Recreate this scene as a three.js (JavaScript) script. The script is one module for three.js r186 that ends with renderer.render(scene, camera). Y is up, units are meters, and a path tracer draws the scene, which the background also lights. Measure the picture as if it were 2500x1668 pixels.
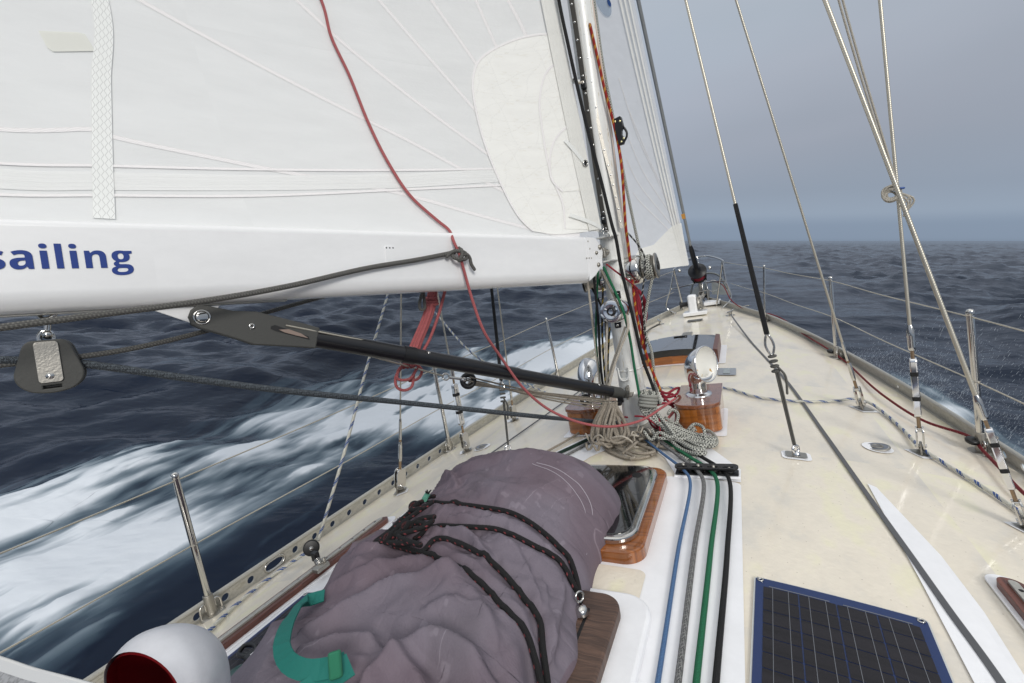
import * as THREE from 'three';
import { mergeGeometries } from 'three/addons/utils/BufferGeometryUtils.js';
import { FontLoader } from 'three/addons/loaders/FontLoader.js';
import { TextGeometry } from 'three/addons/geometries/TextGeometry.js';
import { RoundedBoxGeometry } from 'three/addons/geometries/RoundedBoxGeometry.js';

// ---------- camera, sky, sun, exposure ----------
const scene = new THREE.Scene();
const EYE = 2.1, PITCH = Math.atan(246 / 1111);
const camera = new THREE.PerspectiveCamera(2 * Math.atan(834 / 1111) * 180 / Math.PI, 1024 / 683, 0.05, 9000);
camera.position.set(0, EYE, 0);
camera.rotation.set(-PITCH, 0, 0);
scene.add(camera);
const renderer = new THREE.WebGLRenderer({ antialias: true });
renderer.toneMapping = THREE.LinearToneMapping;
renderer.toneMappingExposure = 1.22;
renderer.shadowMap.enabled = true;

function mulberry(a) { return () => { a |= 0; a = a + 0x6D2B79F5 | 0; let t = Math.imul(a ^ a >>> 15, 1 | a); t = t + Math.imul(t ^ t >>> 7, 61 | t) ^ t; return ((t ^ t >>> 14) >>> 0) / 4294967296; }; }
const rnd = mulberry(20417);
const hash = (() => { const p = new Float32Array(65536), r = mulberry(7); for (let i = 0; i < 65536; i++) p[i] = r(); return p; })();
const sm = (a, b, x) => { const t = Math.min(1, Math.max(0, (x - a) / (b - a))); return t * t * (3 - 2 * t); };
const lerp = (a, b, t) => a + (b - a) * t;
function vn(x, y) { // value noise, -1..1
  const xi = Math.floor(x), yi = Math.floor(y), u = x - xi, v = y - yi, a = u * u * (3 - 2 * u), b = v * v * (3 - 2 * v);
  const h = (i, j) => hash[((i & 255) << 8) | (j & 255)];
  return 2 * lerp(lerp(h(xi, yi), h(xi + 1, yi), a), lerp(h(xi, yi + 1), h(xi + 1, yi + 1), a), b) - 1;
}
function fbm(x, y, n = 4) { let s = 0, a = .5; for (let i = 0; i < n; i++) { s += a * vn(x, y); x = x * 2.03 + 17.3; y = y * 2.03 + 5.1; a *= .5; } return s; }
const lin = v => { v /= 255; return v <= .04045 ? v / 12.92 : ((v + .055) / 1.055) ** 2.4; };

{ // overcast sky: air and cloud, brighter overhead as a clouded sky is
  const W = 1024, H = 512, d = new Float32Array(W * H * 4);
  const stops = [[-90, 104, 116, 132], [0, 122, 136, 154], [1.6, 124, 138, 156], [2.7, 137, 150, 166], [5, 135, 146, 161], [10, 149, 156, 169], [18, 157, 165, 177], [28, 164, 173, 183], [45, 212, 216, 221], [90, 266, 264, 260]];
  const AZ = u => Math.cos((u - .55) * Math.PI * 2); // thinner cloud to port, thicker to starboard
  for (let j = 0; j < H; j++) {
    const el = (j + .5) / H * 180 - 90;
    let k = 0; while (k < stops.length - 2 && el > stops[k + 1][0]) k++;
    const A = stops[k], B = stops[k + 1], t = Math.min(1, Math.max(0, (el - A[0]) / (B[0] - A[0])));
    for (let i = 0; i < W; i++) {
      const az = i / W * Math.PI * 2, cx = Math.cos(az), sx = Math.sin(az);
      const n = fbm(cx * 2.1 + 7, sx * 2.1 + el * .10, 4), n2 = fbm(cx * 3 + 31, sx * 3 + el * .22, 3), m = sm(2, 12, el);
      const g = (1 + m * .11 * n + .03 * n2 * m) * (1 - .2 * m * AZ(i / W));
      const o = (j * W + i) * 4;
      for (let c = 0; c < 3; c++) d[o + c] = lin(lerp(A[c + 1], B[c + 1], t)) * g * (1 + m * n2 * [.022, -.005, -.01][c]);
      d[o + 3] = 1;
    }
  }
  const sky = new THREE.DataTexture(d, W, H, THREE.RGBAFormat, THREE.FloatType);
  sky.mapping = THREE.EquirectangularReflectionMapping; sky.magFilter = sky.minFilter = THREE.LinearFilter; sky.needsUpdate = true;
  scene.background = sky; scene.environment = sky;
}
const sun = new THREE.DirectionalLight(new THREE.Color(1, .97, .92), 1.5);
sun.position.set(3.5, 11, 12); sun.target.position.set(0, 1, -3);
sun.castShadow = true; sun.shadow.radius = 36; sun.shadow.mapSize.set(2048, 2048);
Object.assign(sun.shadow.camera, { left: -12, right: 12, top: 12, bottom: -12, near: 1, far: 40 });
scene.add(sun, sun.target);

// ---------- the yacht's own axes: x to starboard, y up from the deck, z aft; heeled to port and turned to the right of the view ----------
const HEEL = new THREE.Matrix4().makeRotationY(-.4502).multiply(new THREE.Matrix4().makeRotationX(-.012)).multiply(new THREE.Matrix4().makeRotationZ(.2036))
  .multiply(new THREE.Matrix4().makeTranslation(-.5722, -.8989, 0));
HEEL.premultiply(new THREE.Matrix4().makeTranslation(0, EYE, 0));
const deckY = (x, z) => -.0974 * x * x + .0023 * z * z;
const V = a => new THREE.Vector3(a[0], a[1], a[2]);
const add = (a, b, k = 1) => [a[0] + b[0] * k, a[1] + b[1] * k, a[2] + b[2] * k];
const mixP = (a, b, t) => [lerp(a[0], b[0], t), lerp(a[1], b[1], t), lerp(a[2], b[2], t)];
const onDeck = (x, z, h = 0) => [x, deckY(x, z) + h, z];

// ---------- things and parts ----------
const names = {};
function numbered(n) { const k = names[n] = (names[n] ?? -1) + 1; return k ? n + '_' + String(k).padStart(3, '0') : n; }
const boatThings = [];
function thing(name, label, category, base = [0, 0, 0], group) {
  const o = new THREE.Group(); o.name = numbered(name); o.userData = { label, category }; if (group) o.userData.group = group;
  o.base = V(base); o.position.copy(o.base); scene.add(o); boatThings.push(o); return o;
}
function part(parent, name, geo, mat, label) {
  let root = parent; while (!root.base) root = root.parent;
  if (Array.isArray(geo)) geo = merge(geo);
  geo.translate(-root.base.x, -root.base.y, -root.base.z);
  const m = new THREE.Mesh(geo, mat); m.name = name; m.castShadow = m.receiveShadow = true; if (label) m.userData.label = label;
  parent.add(m); return m;
}
function single(name, label, category, geo, mat, base, group) { // a thing that is one mesh
  if (Array.isArray(geo)) geo = merge(geo);
  if (!base) { geo.computeBoundingBox(); const b = geo.boundingBox; base = [(b.min.x + b.max.x) / 2, b.min.y, (b.min.z + b.max.z) / 2]; }
  geo.translate(-base[0], -base[1], -base[2]);
  const m = new THREE.Mesh(geo, mat); m.name = numbered(name); m.userData = { label, category }; if (group) m.userData.group = group;
  m.castShadow = m.receiveShadow = true; m.position.set(...base); scene.add(m); boatThings.push(m); return m;
}
function merge(list) {
  list = list.map(g => { g = g.index ? g.toNonIndexed() : g; for (const k of Object.keys(g.attributes)) if (!['position', 'normal', 'uv'].includes(k)) g.deleteAttribute(k); return g; });
  return list.length > 1 ? mergeGeometries(list) : list[0];
}

// ---------- textures ----------
function tex(w, h, fn, srgb = true) {
  const d = new Uint8Array(w * h * 4);
  for (let y = 0; y < h; y++) for (let x = 0; x < w; x++) { const c = fn(x, y), o = (y * w + x) * 4; if (typeof c === 'number') d[o] = d[o + 1] = d[o + 2] = Math.max(0, Math.min(255, c)); else for (let k = 0; k < 3; k++) d[o + k] = Math.max(0, Math.min(255, c[k])); d[o + 3] = 255; }
  const t = new THREE.DataTexture(d, w, h); t.wrapS = t.wrapT = THREE.RepeatWrapping; t.magFilter = THREE.LinearFilter; t.minFilter = THREE.LinearMipmapLinearFilter; t.generateMipmaps = true;
  if (srgb) t.colorSpace = THREE.SRGBColorSpace; t.needsUpdate = true; return t;
}
function rep(t, x, y) { const c = t.clone(); c.repeat.set(x, y); c.needsUpdate = true; return c; }
const std = (o) => new THREE.MeshStandardMaterial(o), phy = (o) => new THREE.MeshPhysicalMaterial(o);
const rgb = (r, g, b) => new THREE.Color().setRGB(lin(r), lin(g), lin(b));

// ---------- geometry helpers (all in the yacht's axes) ----------
function tube(pts, r, o = {}) { // round rope, wire or pipe; uv: x = metres along, y = once round
  const c = new THREE.CatmullRomCurve3(pts.map(V), !!o.closed, 'centripetal'), len = c.getLength();
  const n = o.seg ?? Math.max(2, Math.min(400, Math.ceil(pts.length > 2 ? len / Math.max(r * 1.6, .012) : 1)));
  const g = new THREE.TubeGeometry(pts.length > 2 ? c : new THREE.LineCurve3(V(pts[0]), V(pts[pts.length - 1])), n, r, o.rad ?? 7, !!o.closed);
  const uv = g.attributes.uv; for (let i = 0; i < uv.count; i++) uv.setX(i, uv.getX(i) * len + (o.off ?? 0));
  if (o.closed || o.open) return g;
  const gs = [g.toNonIndexed()];
  for (const e of [0, 1]) { // rounded ends
    const s = new THREE.SphereGeometry(r, o.rad ?? 7, 4); s.translate(...pts[e ? pts.length - 1 : 0]); gs.push(s.toNonIndexed());
  }
  return mergeGeometries(gs.map(q => { for (const k of Object.keys(q.attributes)) if (!['position', 'normal', 'uv'].includes(k)) q.deleteAttribute(k); return q; }));
}
function strap(pts, w, th, normals) { // flat webbing along a path; normals: up at each point (or one)
  const c = new THREE.CatmullRomCurve3(pts.map(V), false, 'centripetal'), n = Math.max(2, Math.ceil(c.getLength() / .03)), pos = [], uv = [], idx = [];
  const len = c.getLength();
  for (let i = 0; i <= n; i++) {
    const t = i / n, p = c.getPoint(t), T = c.getTangent(t);
    const f = t * (pts.length - 1), k = Math.min(pts.length - 2, Math.floor(f));
    const N = Array.isArray(normals[0]) ? V(normals[k]).lerp(V(normals[k + 1]), f - k).normalize() : V(normals).normalize();
    const S = new THREE.Vector3().crossVectors(T, N).normalize(); N.crossVectors(S, T);
    for (const [a, b] of [[-1, 0], [1, 0], [1, 1], [-1, 1]]) { const q = p.clone().addScaledVector(S, a * w / 2).addScaledVector(N, b * th); pos.push(q.x, q.y, q.z); uv.push(t * len, a < 0 ? 0 : w); }
    if (i) for (let s = 0; s < 4; s++) { const A = (i - 1) * 4 + s, B = (i - 1) * 4 + (s + 1) % 4; idx.push(A, B, B + 4, A, B + 4, A + 4); }
  }
  const e = n * 4; idx.push(0, 2, 1, 0, 3, 2, e, e + 1, e + 2, e, e + 2, e + 3);
  return flat(pos, uv, idx);
}
function flat(pos, uv, idx) { const g = new THREE.BufferGeometry(); g.setAttribute('position', new THREE.Float32BufferAttribute(pos, 3)); g.setAttribute('uv', new THREE.Float32BufferAttribute(uv, 2)); g.setIndex(idx); const q = g.toNonIndexed(); q.computeVertexNormals(); return q; }
function smooth(pos, uv, idx) { const g = new THREE.BufferGeometry(); g.setAttribute('position', new THREE.Float32BufferAttribute(pos, 3)); g.setAttribute('uv', new THREE.Float32BufferAttribute(uv, 2)); g.setIndex(idx); g.computeVertexNormals(); return g; }
function grid(nu, nv, fn, flip) { // fn(u,v)->[x,y,z,(s,t)]
  const pos = [], uv = [], idx = [];
  for (let j = 0; j <= nv; j++) for (let i = 0; i <= nu; i++) { const p = fn(i / nu, j / nv); pos.push(p[0], p[1], p[2]); uv.push(p[3] ?? i / nu, p[4] ?? j / nv); }
  for (let j = 0; j < nv; j++) for (let i = 0; i < nu; i++) { const a = j * (nu + 1) + i, b = a + 1, c = a + nu + 1, d = c + 1; flip ? idx.push(a, b, d, a, d, c) : idx.push(a, d, b, a, c, d); }
  return smooth(pos, uv, idx);
}
function frame(dir, up = [0, 1, 0]) { // matrix whose y axis is dir
  const y = V(dir).normalize(); let z = V(up); if (Math.abs(z.dot(y)) > .98) z = new THREE.Vector3(0, 0, 1);
  const x = new THREE.Vector3().crossVectors(y, z).normalize(); z = new THREE.Vector3().crossVectors(x, y); return new THREE.Matrix4().makeBasis(x, y, z);
}
function place(g, at, dir = [0, 1, 0], up) { g.applyMatrix4(frame(dir, up ?? (Math.abs(dir[1]) > .9 * Math.hypot(...dir) ? [0, 0, 1] : [0, 1, 0]))); g.translate(at[0], at[1], at[2]); return g; }
function lathe(profile, at, dir = [0, 1, 0], seg = 28) { return place(new THREE.LatheGeometry(profile.map(p => new THREE.Vector2(p[0], p[1])), seg), at, dir); }
function rod(a, b, r, seg = 12, r2) { const d = [b[0] - a[0], b[1] - a[1], b[2] - a[2]], L = Math.hypot(...d); const g = new THREE.CylinderGeometry(r2 ?? r, r, L, seg); g.translate(0, L / 2, 0); return place(g, a, d); }
function ball(at, r, sx = 1, sy = 1, sz = 1) { const g = new THREE.SphereGeometry(r, 16, 12); g.scale(sx, sy, sz); g.translate(...at); return g; }
function box(at, w, h, d, rad = .004, mat) { const g = new RoundedBoxGeometry(w, h, d, 2, Math.min(rad, w / 2.1, h / 2.1, d / 2.1)); if (mat) g.applyMatrix4(mat); g.translate(...at); return g; }
function ringG(at, R, r, dir = [0, 1, 0], seg = 24, arc = Math.PI * 2) { const g = new THREE.TorusGeometry(R, r, 8, seg, arc); g.rotateX(Math.PI / 2); return place(g, at, dir); }
function extr(shape, depth, bevel = 0, cs = 10) { const g = new THREE.ExtrudeGeometry(shape, { depth, bevelEnabled: bevel > 0, bevelSize: bevel, bevelThickness: bevel, bevelSegments: 2, curveSegments: cs }); return g; }
function poly(pts) { const s = new THREE.Shape(); pts.forEach((p, i) => i ? s.lineTo(p[0], p[1]) : s.moveTo(p[0], p[1])); s.closePath(); return s; }
function rrect(x0, y0, x1, y1, r, s = new THREE.Shape()) { s.moveTo(x0 + r, y0); s.lineTo(x1 - r, y0); s.absarc(x1 - r, y0 + r, r, -Math.PI / 2, 0); s.lineTo(x1, y1 - r); s.absarc(x1 - r, y1 - r, r, 0, Math.PI / 2); s.lineTo(x0 + r, y1); s.absarc(x0 + r, y1 - r, r, Math.PI / 2, Math.PI); s.lineTo(x0, y0 + r); s.absarc(x0 + r, y0 + r, r, Math.PI, 1.5 * Math.PI); return s; }
function subdivide(pos, n) { for (let k = 0; k < n; k++) { const o = []; for (let i = 0; i < pos.length; i += 3) { const [a, b, c] = [pos[i], pos[i + 1], pos[i + 2]], m = (p, q) => [(p[0] + q[0]) / 2, (p[1] + q[1]) / 2], ab = m(a, b), bc = m(b, c), ca = m(c, a); o.push(a, ab, ca, ab, b, bc, ca, bc, c, ab, bc, ca); } pos = o; } return pos; }
function drape(shape, map, sub = 3, cs = 8, flip = false) { // a flat 2-d shape laid onto a surface: map(a,b)->[x,y,z]
  const g = new THREE.ShapeGeometry(shape, cs).toNonIndexed(), p = g.attributes.position, list = [];
  for (let i = 0; i < p.count; i++) list.push([p.getX(i), p.getY(i)]);
  const tri = subdivide(list, sub), pos = [], uv = [], idx = [];
  const key = {}; for (const q of tri) { const k = q[0].toFixed(5) + ',' + q[1].toFixed(5); if (key[k] === undefined) { key[k] = pos.length / 3; pos.push(...map(q[0], q[1])); uv.push(q[0], q[1]); } idx.push(key[k]); }
  if (flip) idx.reverse();
  return smooth(pos, uv, idx);
}
// a painted or glued patch on the deck, outline in deck metres [x, z]
const deckPatch = (pts, h, sub = 3) => drape(pts instanceof THREE.Shape ? pts : poly(pts), (x, z) => onDeck(x, z, h), sub, 8, true).toNonIndexed();
const xz = pts => pts.map(p => [p[0], p[2]]);

// ---------- materials ----------
const noiseTex = tex(256, 256, (x, y) => 128 + 110 * fbm(x / 9, y / 9, 4), false);
const grainTex = tex(256, 256, (x, y) => 128 + 90 * fbm(x / 40 + .6 * vn(x / 60, y / 20), y / 2.2, 3), false);
function speckle(base, amp, sx, sy, seed, spots) { return tex(512, 512, (x, y) => { const n = fbm(x / sx + seed, y / sy + seed, 5), m = fbm(x / 7 + seed, y / 7, 2); let k = 1 + amp * n + amp * .35 * m; const c = base.map(v => v * k); if (spots) spots(c, x, y, n, m); return c; }); }
const steel = phy({ color: rgb(202, 200, 196), metalness: 1, roughness: .22, roughnessMap: rep(noiseTex, 6, 6) });
const steelDull = std({ color: rgb(168, 164, 156), metalness: 1, roughness: .42, bumpMap: rep(noiseTex, 9, 9), bumpScale: .0004 });
const chrome = phy({ color: rgb(225, 225, 226), metalness: 1, roughness: .06 });
const wireTex = tex(32, 32, (x, y) => 140 + 100 * Math.sin((x + y) / 32 * Math.PI * 4), false);
const wireMat = std({ color: rgb(196, 190, 176), metalness: .75, roughness: .38, bumpMap: rep(wireTex, 60, 1), bumpScale: .0004 });
const alu = std({ color: rgb(190, 189, 184), metalness: .35, roughness: .5, map: rep(speckle([236, 235, 232], .14, 30, 12, 3, (c, x, y, n, m) => { const a = sm(.25, .5, n); c[0] *= 1 - .12 * a; c[1] *= 1 - .13 * a; c[2] *= 1 - .16 * a; }), 2, 2), bumpMap: rep(noiseTex, 6, 6), bumpScale: .0006 });
const whitePaint = phy({ color: rgb(238, 238, 238), roughness: .32, clearcoat: .5, clearcoatRoughness: .18, map: speckle([250, 250, 250], .025, 90, 40, 9) });
const mastPaint = phy({ color: rgb(234, 234, 232), roughness: .36, clearcoat: .35, clearcoatRoughness: .25, map: speckle([250, 250, 248], .05, 12, 60, 5, (c, x, y, n, m) => { if (n > .36 && m > .1) { c[0] *= .86; c[1] *= .83; c[2] *= .76; } }) });
const gelWhite = phy({ color: rgb(244, 244, 246), roughness: .38, clearcoat: .3, clearcoatRoughness: .3, map: speckle([251, 251, 251], .03, 60, 60, 4) });
const cream = phy({ color: rgb(239, 229, 212), roughness: .42, clearcoat: .7, clearcoatRoughness: .12, map: speckle([247, 247, 246], .05, 46, 90, 2, (c, x, y, n, m) => { if (hash[(x * 733 + y * 9176) & 65535] > .9993) { c[0] *= .7; c[1] *= .68; c[2] *= .64; } const a = sm(.1, .5, n), b = sm(.1, .5, -n); c[2] *= 1 - .05 * a; c[0] *= 1 - .012 * a - .03 * b; c[1] *= 1 - .02 * b; }), bumpMap: rep(noiseTex, 3, 3), bumpScale: .0012 });
const blackPlastic = phy({ color: rgb(17, 17, 19), roughness: .42 });
const blackRubber = std({ color: rgb(14, 14, 16), roughness: .6 });
const greyPlastic = std({ color: rgb(64, 64, 61), roughness: .55, bumpMap: rep(noiseTex, 8, 8), bumpScale: .0003 });
const carbon = phy({ color: rgb(13, 13, 17), roughness: .36, clearcoat: .3, clearcoatRoughness: .25 });
const acrylic = phy({ color: rgb(14, 15, 17), roughness: .09, clearcoat: 1, clearcoatRoughness: .04, bumpMap: tex(256, 256, (x, y) => { const n = vn(x / 5, y / 5); return n > .55 ? 200 : 60; }, false), bumpScale: .0004 });
function woodTex(a, b, seed) { return tex(512, 512, (x, y) => { const w = vn(x / 90 + seed, y / 60) * 9 + vn(x / 33, y / 25 + seed) * 3, r = fbm((y + w) / 5.3 + seed, x / 160, 4), l = fbm(x / 200 + seed, y / 120, 2), f = vn(x / 24 + seed, y / 1.3), t = Math.min(1, Math.max(0, .5 + r * .55 + l * .5 + f * .09)); return [0, 1, 2].map(k => lerp(a[k], b[k], t)); }); }
const drops = tex(512, 512, (x, y) => { let h = 0; const cx = Math.floor(x / 11), cy = Math.floor(y / 11); for (let i = -1; i < 2; i++) for (let j = -1; j < 2; j++) { const a = hash[(((cx + i) & 255) << 8) | ((cy + j) & 255)], b = hash[(((cx + i + 91) & 255) << 8) | ((cy + j + 40) & 255)]; if (a < .3) continue; const dx = (cx + i + .2 + .6 * a) * 11 - x, dy = (cy + j + .2 + .6 * b) * 11 - y, R = 1.5 + 4 * b * b; const q = 1 - (dx * dx + dy * dy) / (R * R); if (q > 0) h = Math.max(h, Math.sqrt(q)); } return 40 + 200 * h; }, false);
const varnish = phy({ color: rgb(255, 255, 255), map: rep(woodTex([92, 48, 28], [150, 90, 54], 3), 1, 1), roughness: .22, clearcoat: 1, clearcoatRoughness: .07, bumpMap: rep(drops, 3.2, 3.2), bumpScale: .0022 });
const varnishSide = phy({ color: rgb(255, 255, 255), map: woodTex([108, 58, 20], [176, 106, 44], 8), roughness: .25, clearcoat: .8, clearcoatRoughness: .05 });
const teak = phy({ color: rgb(255, 255, 255), map: rep(woodTex([52, 38, 32], [108, 82, 68], 12), 3, 3), roughness: .6, clearcoat: .25, clearcoatRoughness: .4, bumpMap: rep(grainTex, 3, 3), bumpScale: .001 });
const teakTrack = phy({ color: rgb(255, 255, 255), map: rep(woodTex([66, 34, 26], [116, 68, 54], 5), 2, 2), roughness: .5, clearcoat: .3, clearcoatRoughness: .3 });

// ropes: pattern over u = metres (one repeat) and v = once round
function rope(base, fleck, o = {}) {
  const W = 64, H = 64, per = o.per ?? .024, rough = o.rough ?? .85;
  const col = tex(W, H, (x, y) => {
    const u = x / W, v = y / H; let f = 0;
    if (o.kind === 'dash') { const q = (u + v) % 1; f = q < .34 && ((u * 6 + v * 4) % 1) < .75 ? 1 : 0; }          // spiral dashes
    else if (o.kind === 'dots') { f = ((u * 4 + Math.floor(v * 6) * .5) % 1) < .42 && (v * 6 % 1) < .72 ? 1 : 0; }   // rows of short flecks
    else if (o.kind === 'mix') { f = hash[((x >> 1) * 131 + (y >> 1) * 7919) & 65535] < .5 ? 1 : 0; }
    else if (o.kind === 'rare') { f = ((u + v) % 1) < .22 && (v * 2 % 1) > .35 && (v * 2 % 1) < .6 ? 1 : 0; }
    const b = .9 + .1 * Math.sin((u * 8 + v * 6) * Math.PI * 2) * Math.sin((u * 8 - v * 6) * Math.PI * 2), n = 1 + .1 * vn(x / 5 + 3, y / 5);
    return [0, 1, 2].map(k => (f ? fleck[k] : base[k]) * b * n);
  });
  const bump = tex(W, H, (x, y) => 128 + 110 * Math.sin((x / W * 8 + y / H * 6) * Math.PI * 2) * Math.sin((x / W * 8 - y / H * 6) * Math.PI * 2), false);
  return std({ map: rep(col, 1 / per, 1), bumpMap: rep(bump, 1 / per, 1), bumpScale: o.bump ?? .0012, roughness: rough });
}
const R = {
  grey: rope([88, 87, 84], [122, 120, 115], { kind: 'dots', per: .03 }),
  dark: rope([42, 46, 52], [100, 108, 114], { kind: 'mix', per: .04 }),
  red: rope([178, 88, 90], [192, 116, 116], { kind: 'dots', per: .03 }),
  crimson: rope([150, 28, 48], [170, 60, 76], { kind: 'dots', per: .03 }),
  furl: rope([120, 26, 34], [196, 130, 130], { kind: 'rare', per: .03 }),
  blueWhite: rope([214, 212, 200], [52, 84, 150], { kind: 'dash', per: .085 }),
  blackWhite: rope([206, 206, 196], [42, 44, 46], { kind: 'dots', per: .05 }),
  tan: rope([172, 162, 148], [148, 138, 124], { kind: 'mix', per: .05 }),
  pale: rope([206, 200, 188], [186, 178, 164], { kind: 'mix', per: .05 }),
  white: rope([212, 204, 190], [196, 186, 170], { kind: 'mix', per: .05 }),
  redYellow: rope([158, 32, 24], [206, 158, 52], { kind: 'dash', per: .05 }),
  blackYellow: rope([28, 28, 28], [176, 150, 60], { kind: 'dash', per: .06 }),
  blackFleck: rope([15, 14, 16], [140, 60, 64], { kind: 'rare', per: .03 }),
  black: rope([16, 16, 17], [28, 28, 30], { kind: 'mix' }),
  green: rope([24, 104, 68], [36, 120, 82], { kind: 'mix' }),
  blue: rope([74, 112, 160], [96, 130, 172], { kind: 'mix' }),
  speck: rope([60, 60, 62], [168, 168, 166], { kind: 'mix', per: .03 }),
};
const shockCover = std({ color: rgb(15, 15, 18), roughness: .62, bumpMap: rep(wireTex, 20, 3), bumpScale: .001 });
const webbing = std({ color: rgb(98, 99, 102), roughness: .8, bumpMap: rep(wireTex, 90, 60), bumpScale: .0006 });

// ---------- the sea ----------
const FW = [Math.sin(.4502), -Math.cos(.4502)], ST = [Math.cos(.4502), Math.sin(.4502)]; // ahead and to starboard on the water
const ORG = [-.51, 0]; // about where the yacht's axes stand over the water
{
  const wr = mulberry(99), waves = [];
  for (let i = 0; i < 54; i++) { const L = .7 * Math.pow(13, Math.pow(wr(), 1.35)), a = 1.25 + (wr() - .5) * 1.9; waves.push([Math.cos(a) * 2 * Math.PI / L, Math.sin(a) * 2 * Math.PI / L, wr() * 6.283, .0150 * Math.pow(L, .8), L]); }
  const rough = (x, z, r) => { let h = 0; for (const [kx, kz, p, A, L] of waves) { const f = 1 - sm(L * 60, L * 160, r); if (f > 0) h += f * A * (1 - 1.6 * Math.abs(Math.sin((kx * x + kz * z + p) / 2 + .25 * vn(x * .4, z * .4)))); } return h; };
  const ab = (x, z) => { const px = x - ORG[0], pz = z - ORG[1]; return [px * FW[0] + pz * FW[1], px * ST[0] + pz * ST[1]]; };
  const outer = [[-6, -6.4], [1, -5.4], [2.4, -5.3], [3.4, -4.5], [5.2, -4.6], [6.6, -4.7], [7.6, -4.2], [8.5, -3.4], [9.7, -2.7], [12, -1.6]];
  const inner = [[-6, -3.0], [.7, -2.62], [1.5, -2.55], [2.6, -2.45], [3.5, -2.45], [4.9, -2.1], [6.2, -1.9], [7.5, -1.2], [12, 0]];
  const at = (l, a) => { let k = 0; while (k < l.length - 2 && a > l[k + 1][0]) k++; const t = Math.min(1, Math.max(0, (a - l[k][0]) / (l[k + 1][0] - l[k][0]))); return lerp(l[k][1], l[k + 1][1], t); };
  const foamAt = (x, z) => { // share of foam on the water, drawn out along the yacht's way
    const [a, b] = ab(x, z); let f = 0;
    if (a > -8 && a < 13 && b < 1) {
      const o = at(outer, a), i = at(inner, a), s1 = fbm(a * .62 + 3 + .5 * b, b * 1.9, 5), s2 = fbm(a * 1.7 + 9 + b, b * 7, 4), s3 = fbm(a * .45, b * .8 + 40, 3), s4 = fbm(a * 1.0 + 70 - .4 * b, b * 1.5 + 5, 4);
      const e = 1.0 + .5 * s1, ins = sm(o - 1.1 - .9 * s3 + s1 * 1.2, o + 1.0 + s1 * 1.2 - .5 * s3, b) * (1 - sm(i - .95 + s1 * .8, i + .15 + s1 * .6, b));
      f = ins * Math.max(0, Math.min(1.2, .98 * e + .55 * s2 + .35 * s3 + .95 * s4));
      // thin streaks beyond the crest
      f += .42 * sm(.12, .5, s1 + .4 * s2) * sm(o - 2.6, o - .3, b) * (1 - sm(i - .6, i, b)) * sm(9.5, 7, a);
      f += .22 * sm(.15, .5, s2 + .5 * s1) * sm(o, i, b) * (1 - sm(i + .4, i + 1, b));
    }
    if (a > -8 && a < 12 && b > 0) { // starboard bow wave
      const o = 3.2 + .18 * (9 - a), s1 = fbm(a * .5 + 60, b * 2.4, 4), s2 = fbm(a * 1.2, b * 8 + 7, 3), i = 1.4;
      f += sm(i - .2, i + .4, b) * (1 - sm(o - .6 + s1, o + .6 + s1, b)) * Math.max(0, .75 + .9 * s1 + .5 * s2) * (1 - sm(8.2, 10.5, a));
    }
    return Math.max(0, Math.min(1, f));
  };
  const height = (x, z) => { const r = Math.hypot(x, z + 2), [a, b] = ab(x, z), near = .35 + .65 * sm(3, 9, Math.abs(b)); let h = rough(x, z, r) * near;
    if (b < 0 && a < 12) { const o = at(outer, a); h += .07 * Math.exp(-(((b - o - .35) / .75) ** 2)) * (1 - sm(9, 12, a)) * (1 + .6 * fbm(a * .8, b * 1.4, 3)) ; h += .05 * foamAt(x, z); }
    return h - .12; };
  const NA = 620, NR = 560, pos = [], uv = [], idx = [], TX0 = -14, TZ0 = -17, TW = 24;
  for (let j = 0; j <= NR; j++) {
    const r = j < NR - 1 ? .9 * Math.pow(2600 / .9, j / (NR - 2)) : j === NR - 1 ? 2600 : 8000;
    for (let i = 0; i <= NA; i++) {
      const k = i / NA, front = 1.25; // three quarters of the columns look ahead
      const th = k < .08 ? lerp(-Math.PI, -front, k / .08) : k > .92 ? lerp(front, Math.PI, (k - .92) / .08) : lerp(-front, front, (k - .08) / .84);
      const x = Math.sin(th) * r, z = -Math.cos(th) * r; pos.push(x, r > 2500 ? -.12 : height(x, z), z); uv.push((x - TX0) / TW, (z - TZ0) / TW);
    }
    if (j) for (let i = 0; i < NA; i++) { const a = (j - 1) * (NA + 1) + i, b = a + 1, c = a + NA + 1, d = c + 1; idx.push(a, b, d, a, d, c); }
  }
  const c0 = pos.length / 3; pos.push(0, -.12, 0); uv.push(-TX0 / TW, -TZ0 / TW); for (let i = 0; i < NA; i++) idx.push(c0, i + 1, i);
  const N = 2048, W = [17, 28, 45], Q = [64, 80, 92], FO = [214, 219, 225];
  const img = new Uint8Array(N * N * 4), rg = new Uint8Array(N * N * 4);
  for (let y = 0; y < N; y++) for (let x = 0; x < N; x++) {
    const wx = TX0 + (x + .5) / N * TW, wz = TZ0 + (y + .5) / N * TW; const f = foamAt(wx, wz), o = (y * N + x) * 4;
    const e = Math.min(wx - TX0, TX0 + TW - wx, wz - TZ0, TZ0 + TW - wz), g = f * sm(.1, 1.5, e), t1 = sm(0, .5, g), t2 = sm(.25, 1.05, g);
    for (let k = 0; k < 3; k++) img[o + k] = lerp(lerp(W[k], Q[k], t1), FO[k], t2);
    img[o + 3] = 255; rg[o] = rg[o + 1] = rg[o + 2] = lerp(34, 230, sm(.2, .8, g)); rg[o + 3] = 255;
  }
  const mk = (d, srgb) => { const t = new THREE.DataTexture(d, N, N); t.magFilter = THREE.LinearFilter; t.wrapS = t.wrapT = THREE.ClampToEdgeWrapping; if (srgb) t.colorSpace = THREE.SRGBColorSpace; t.needsUpdate = true; return t; };
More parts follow.
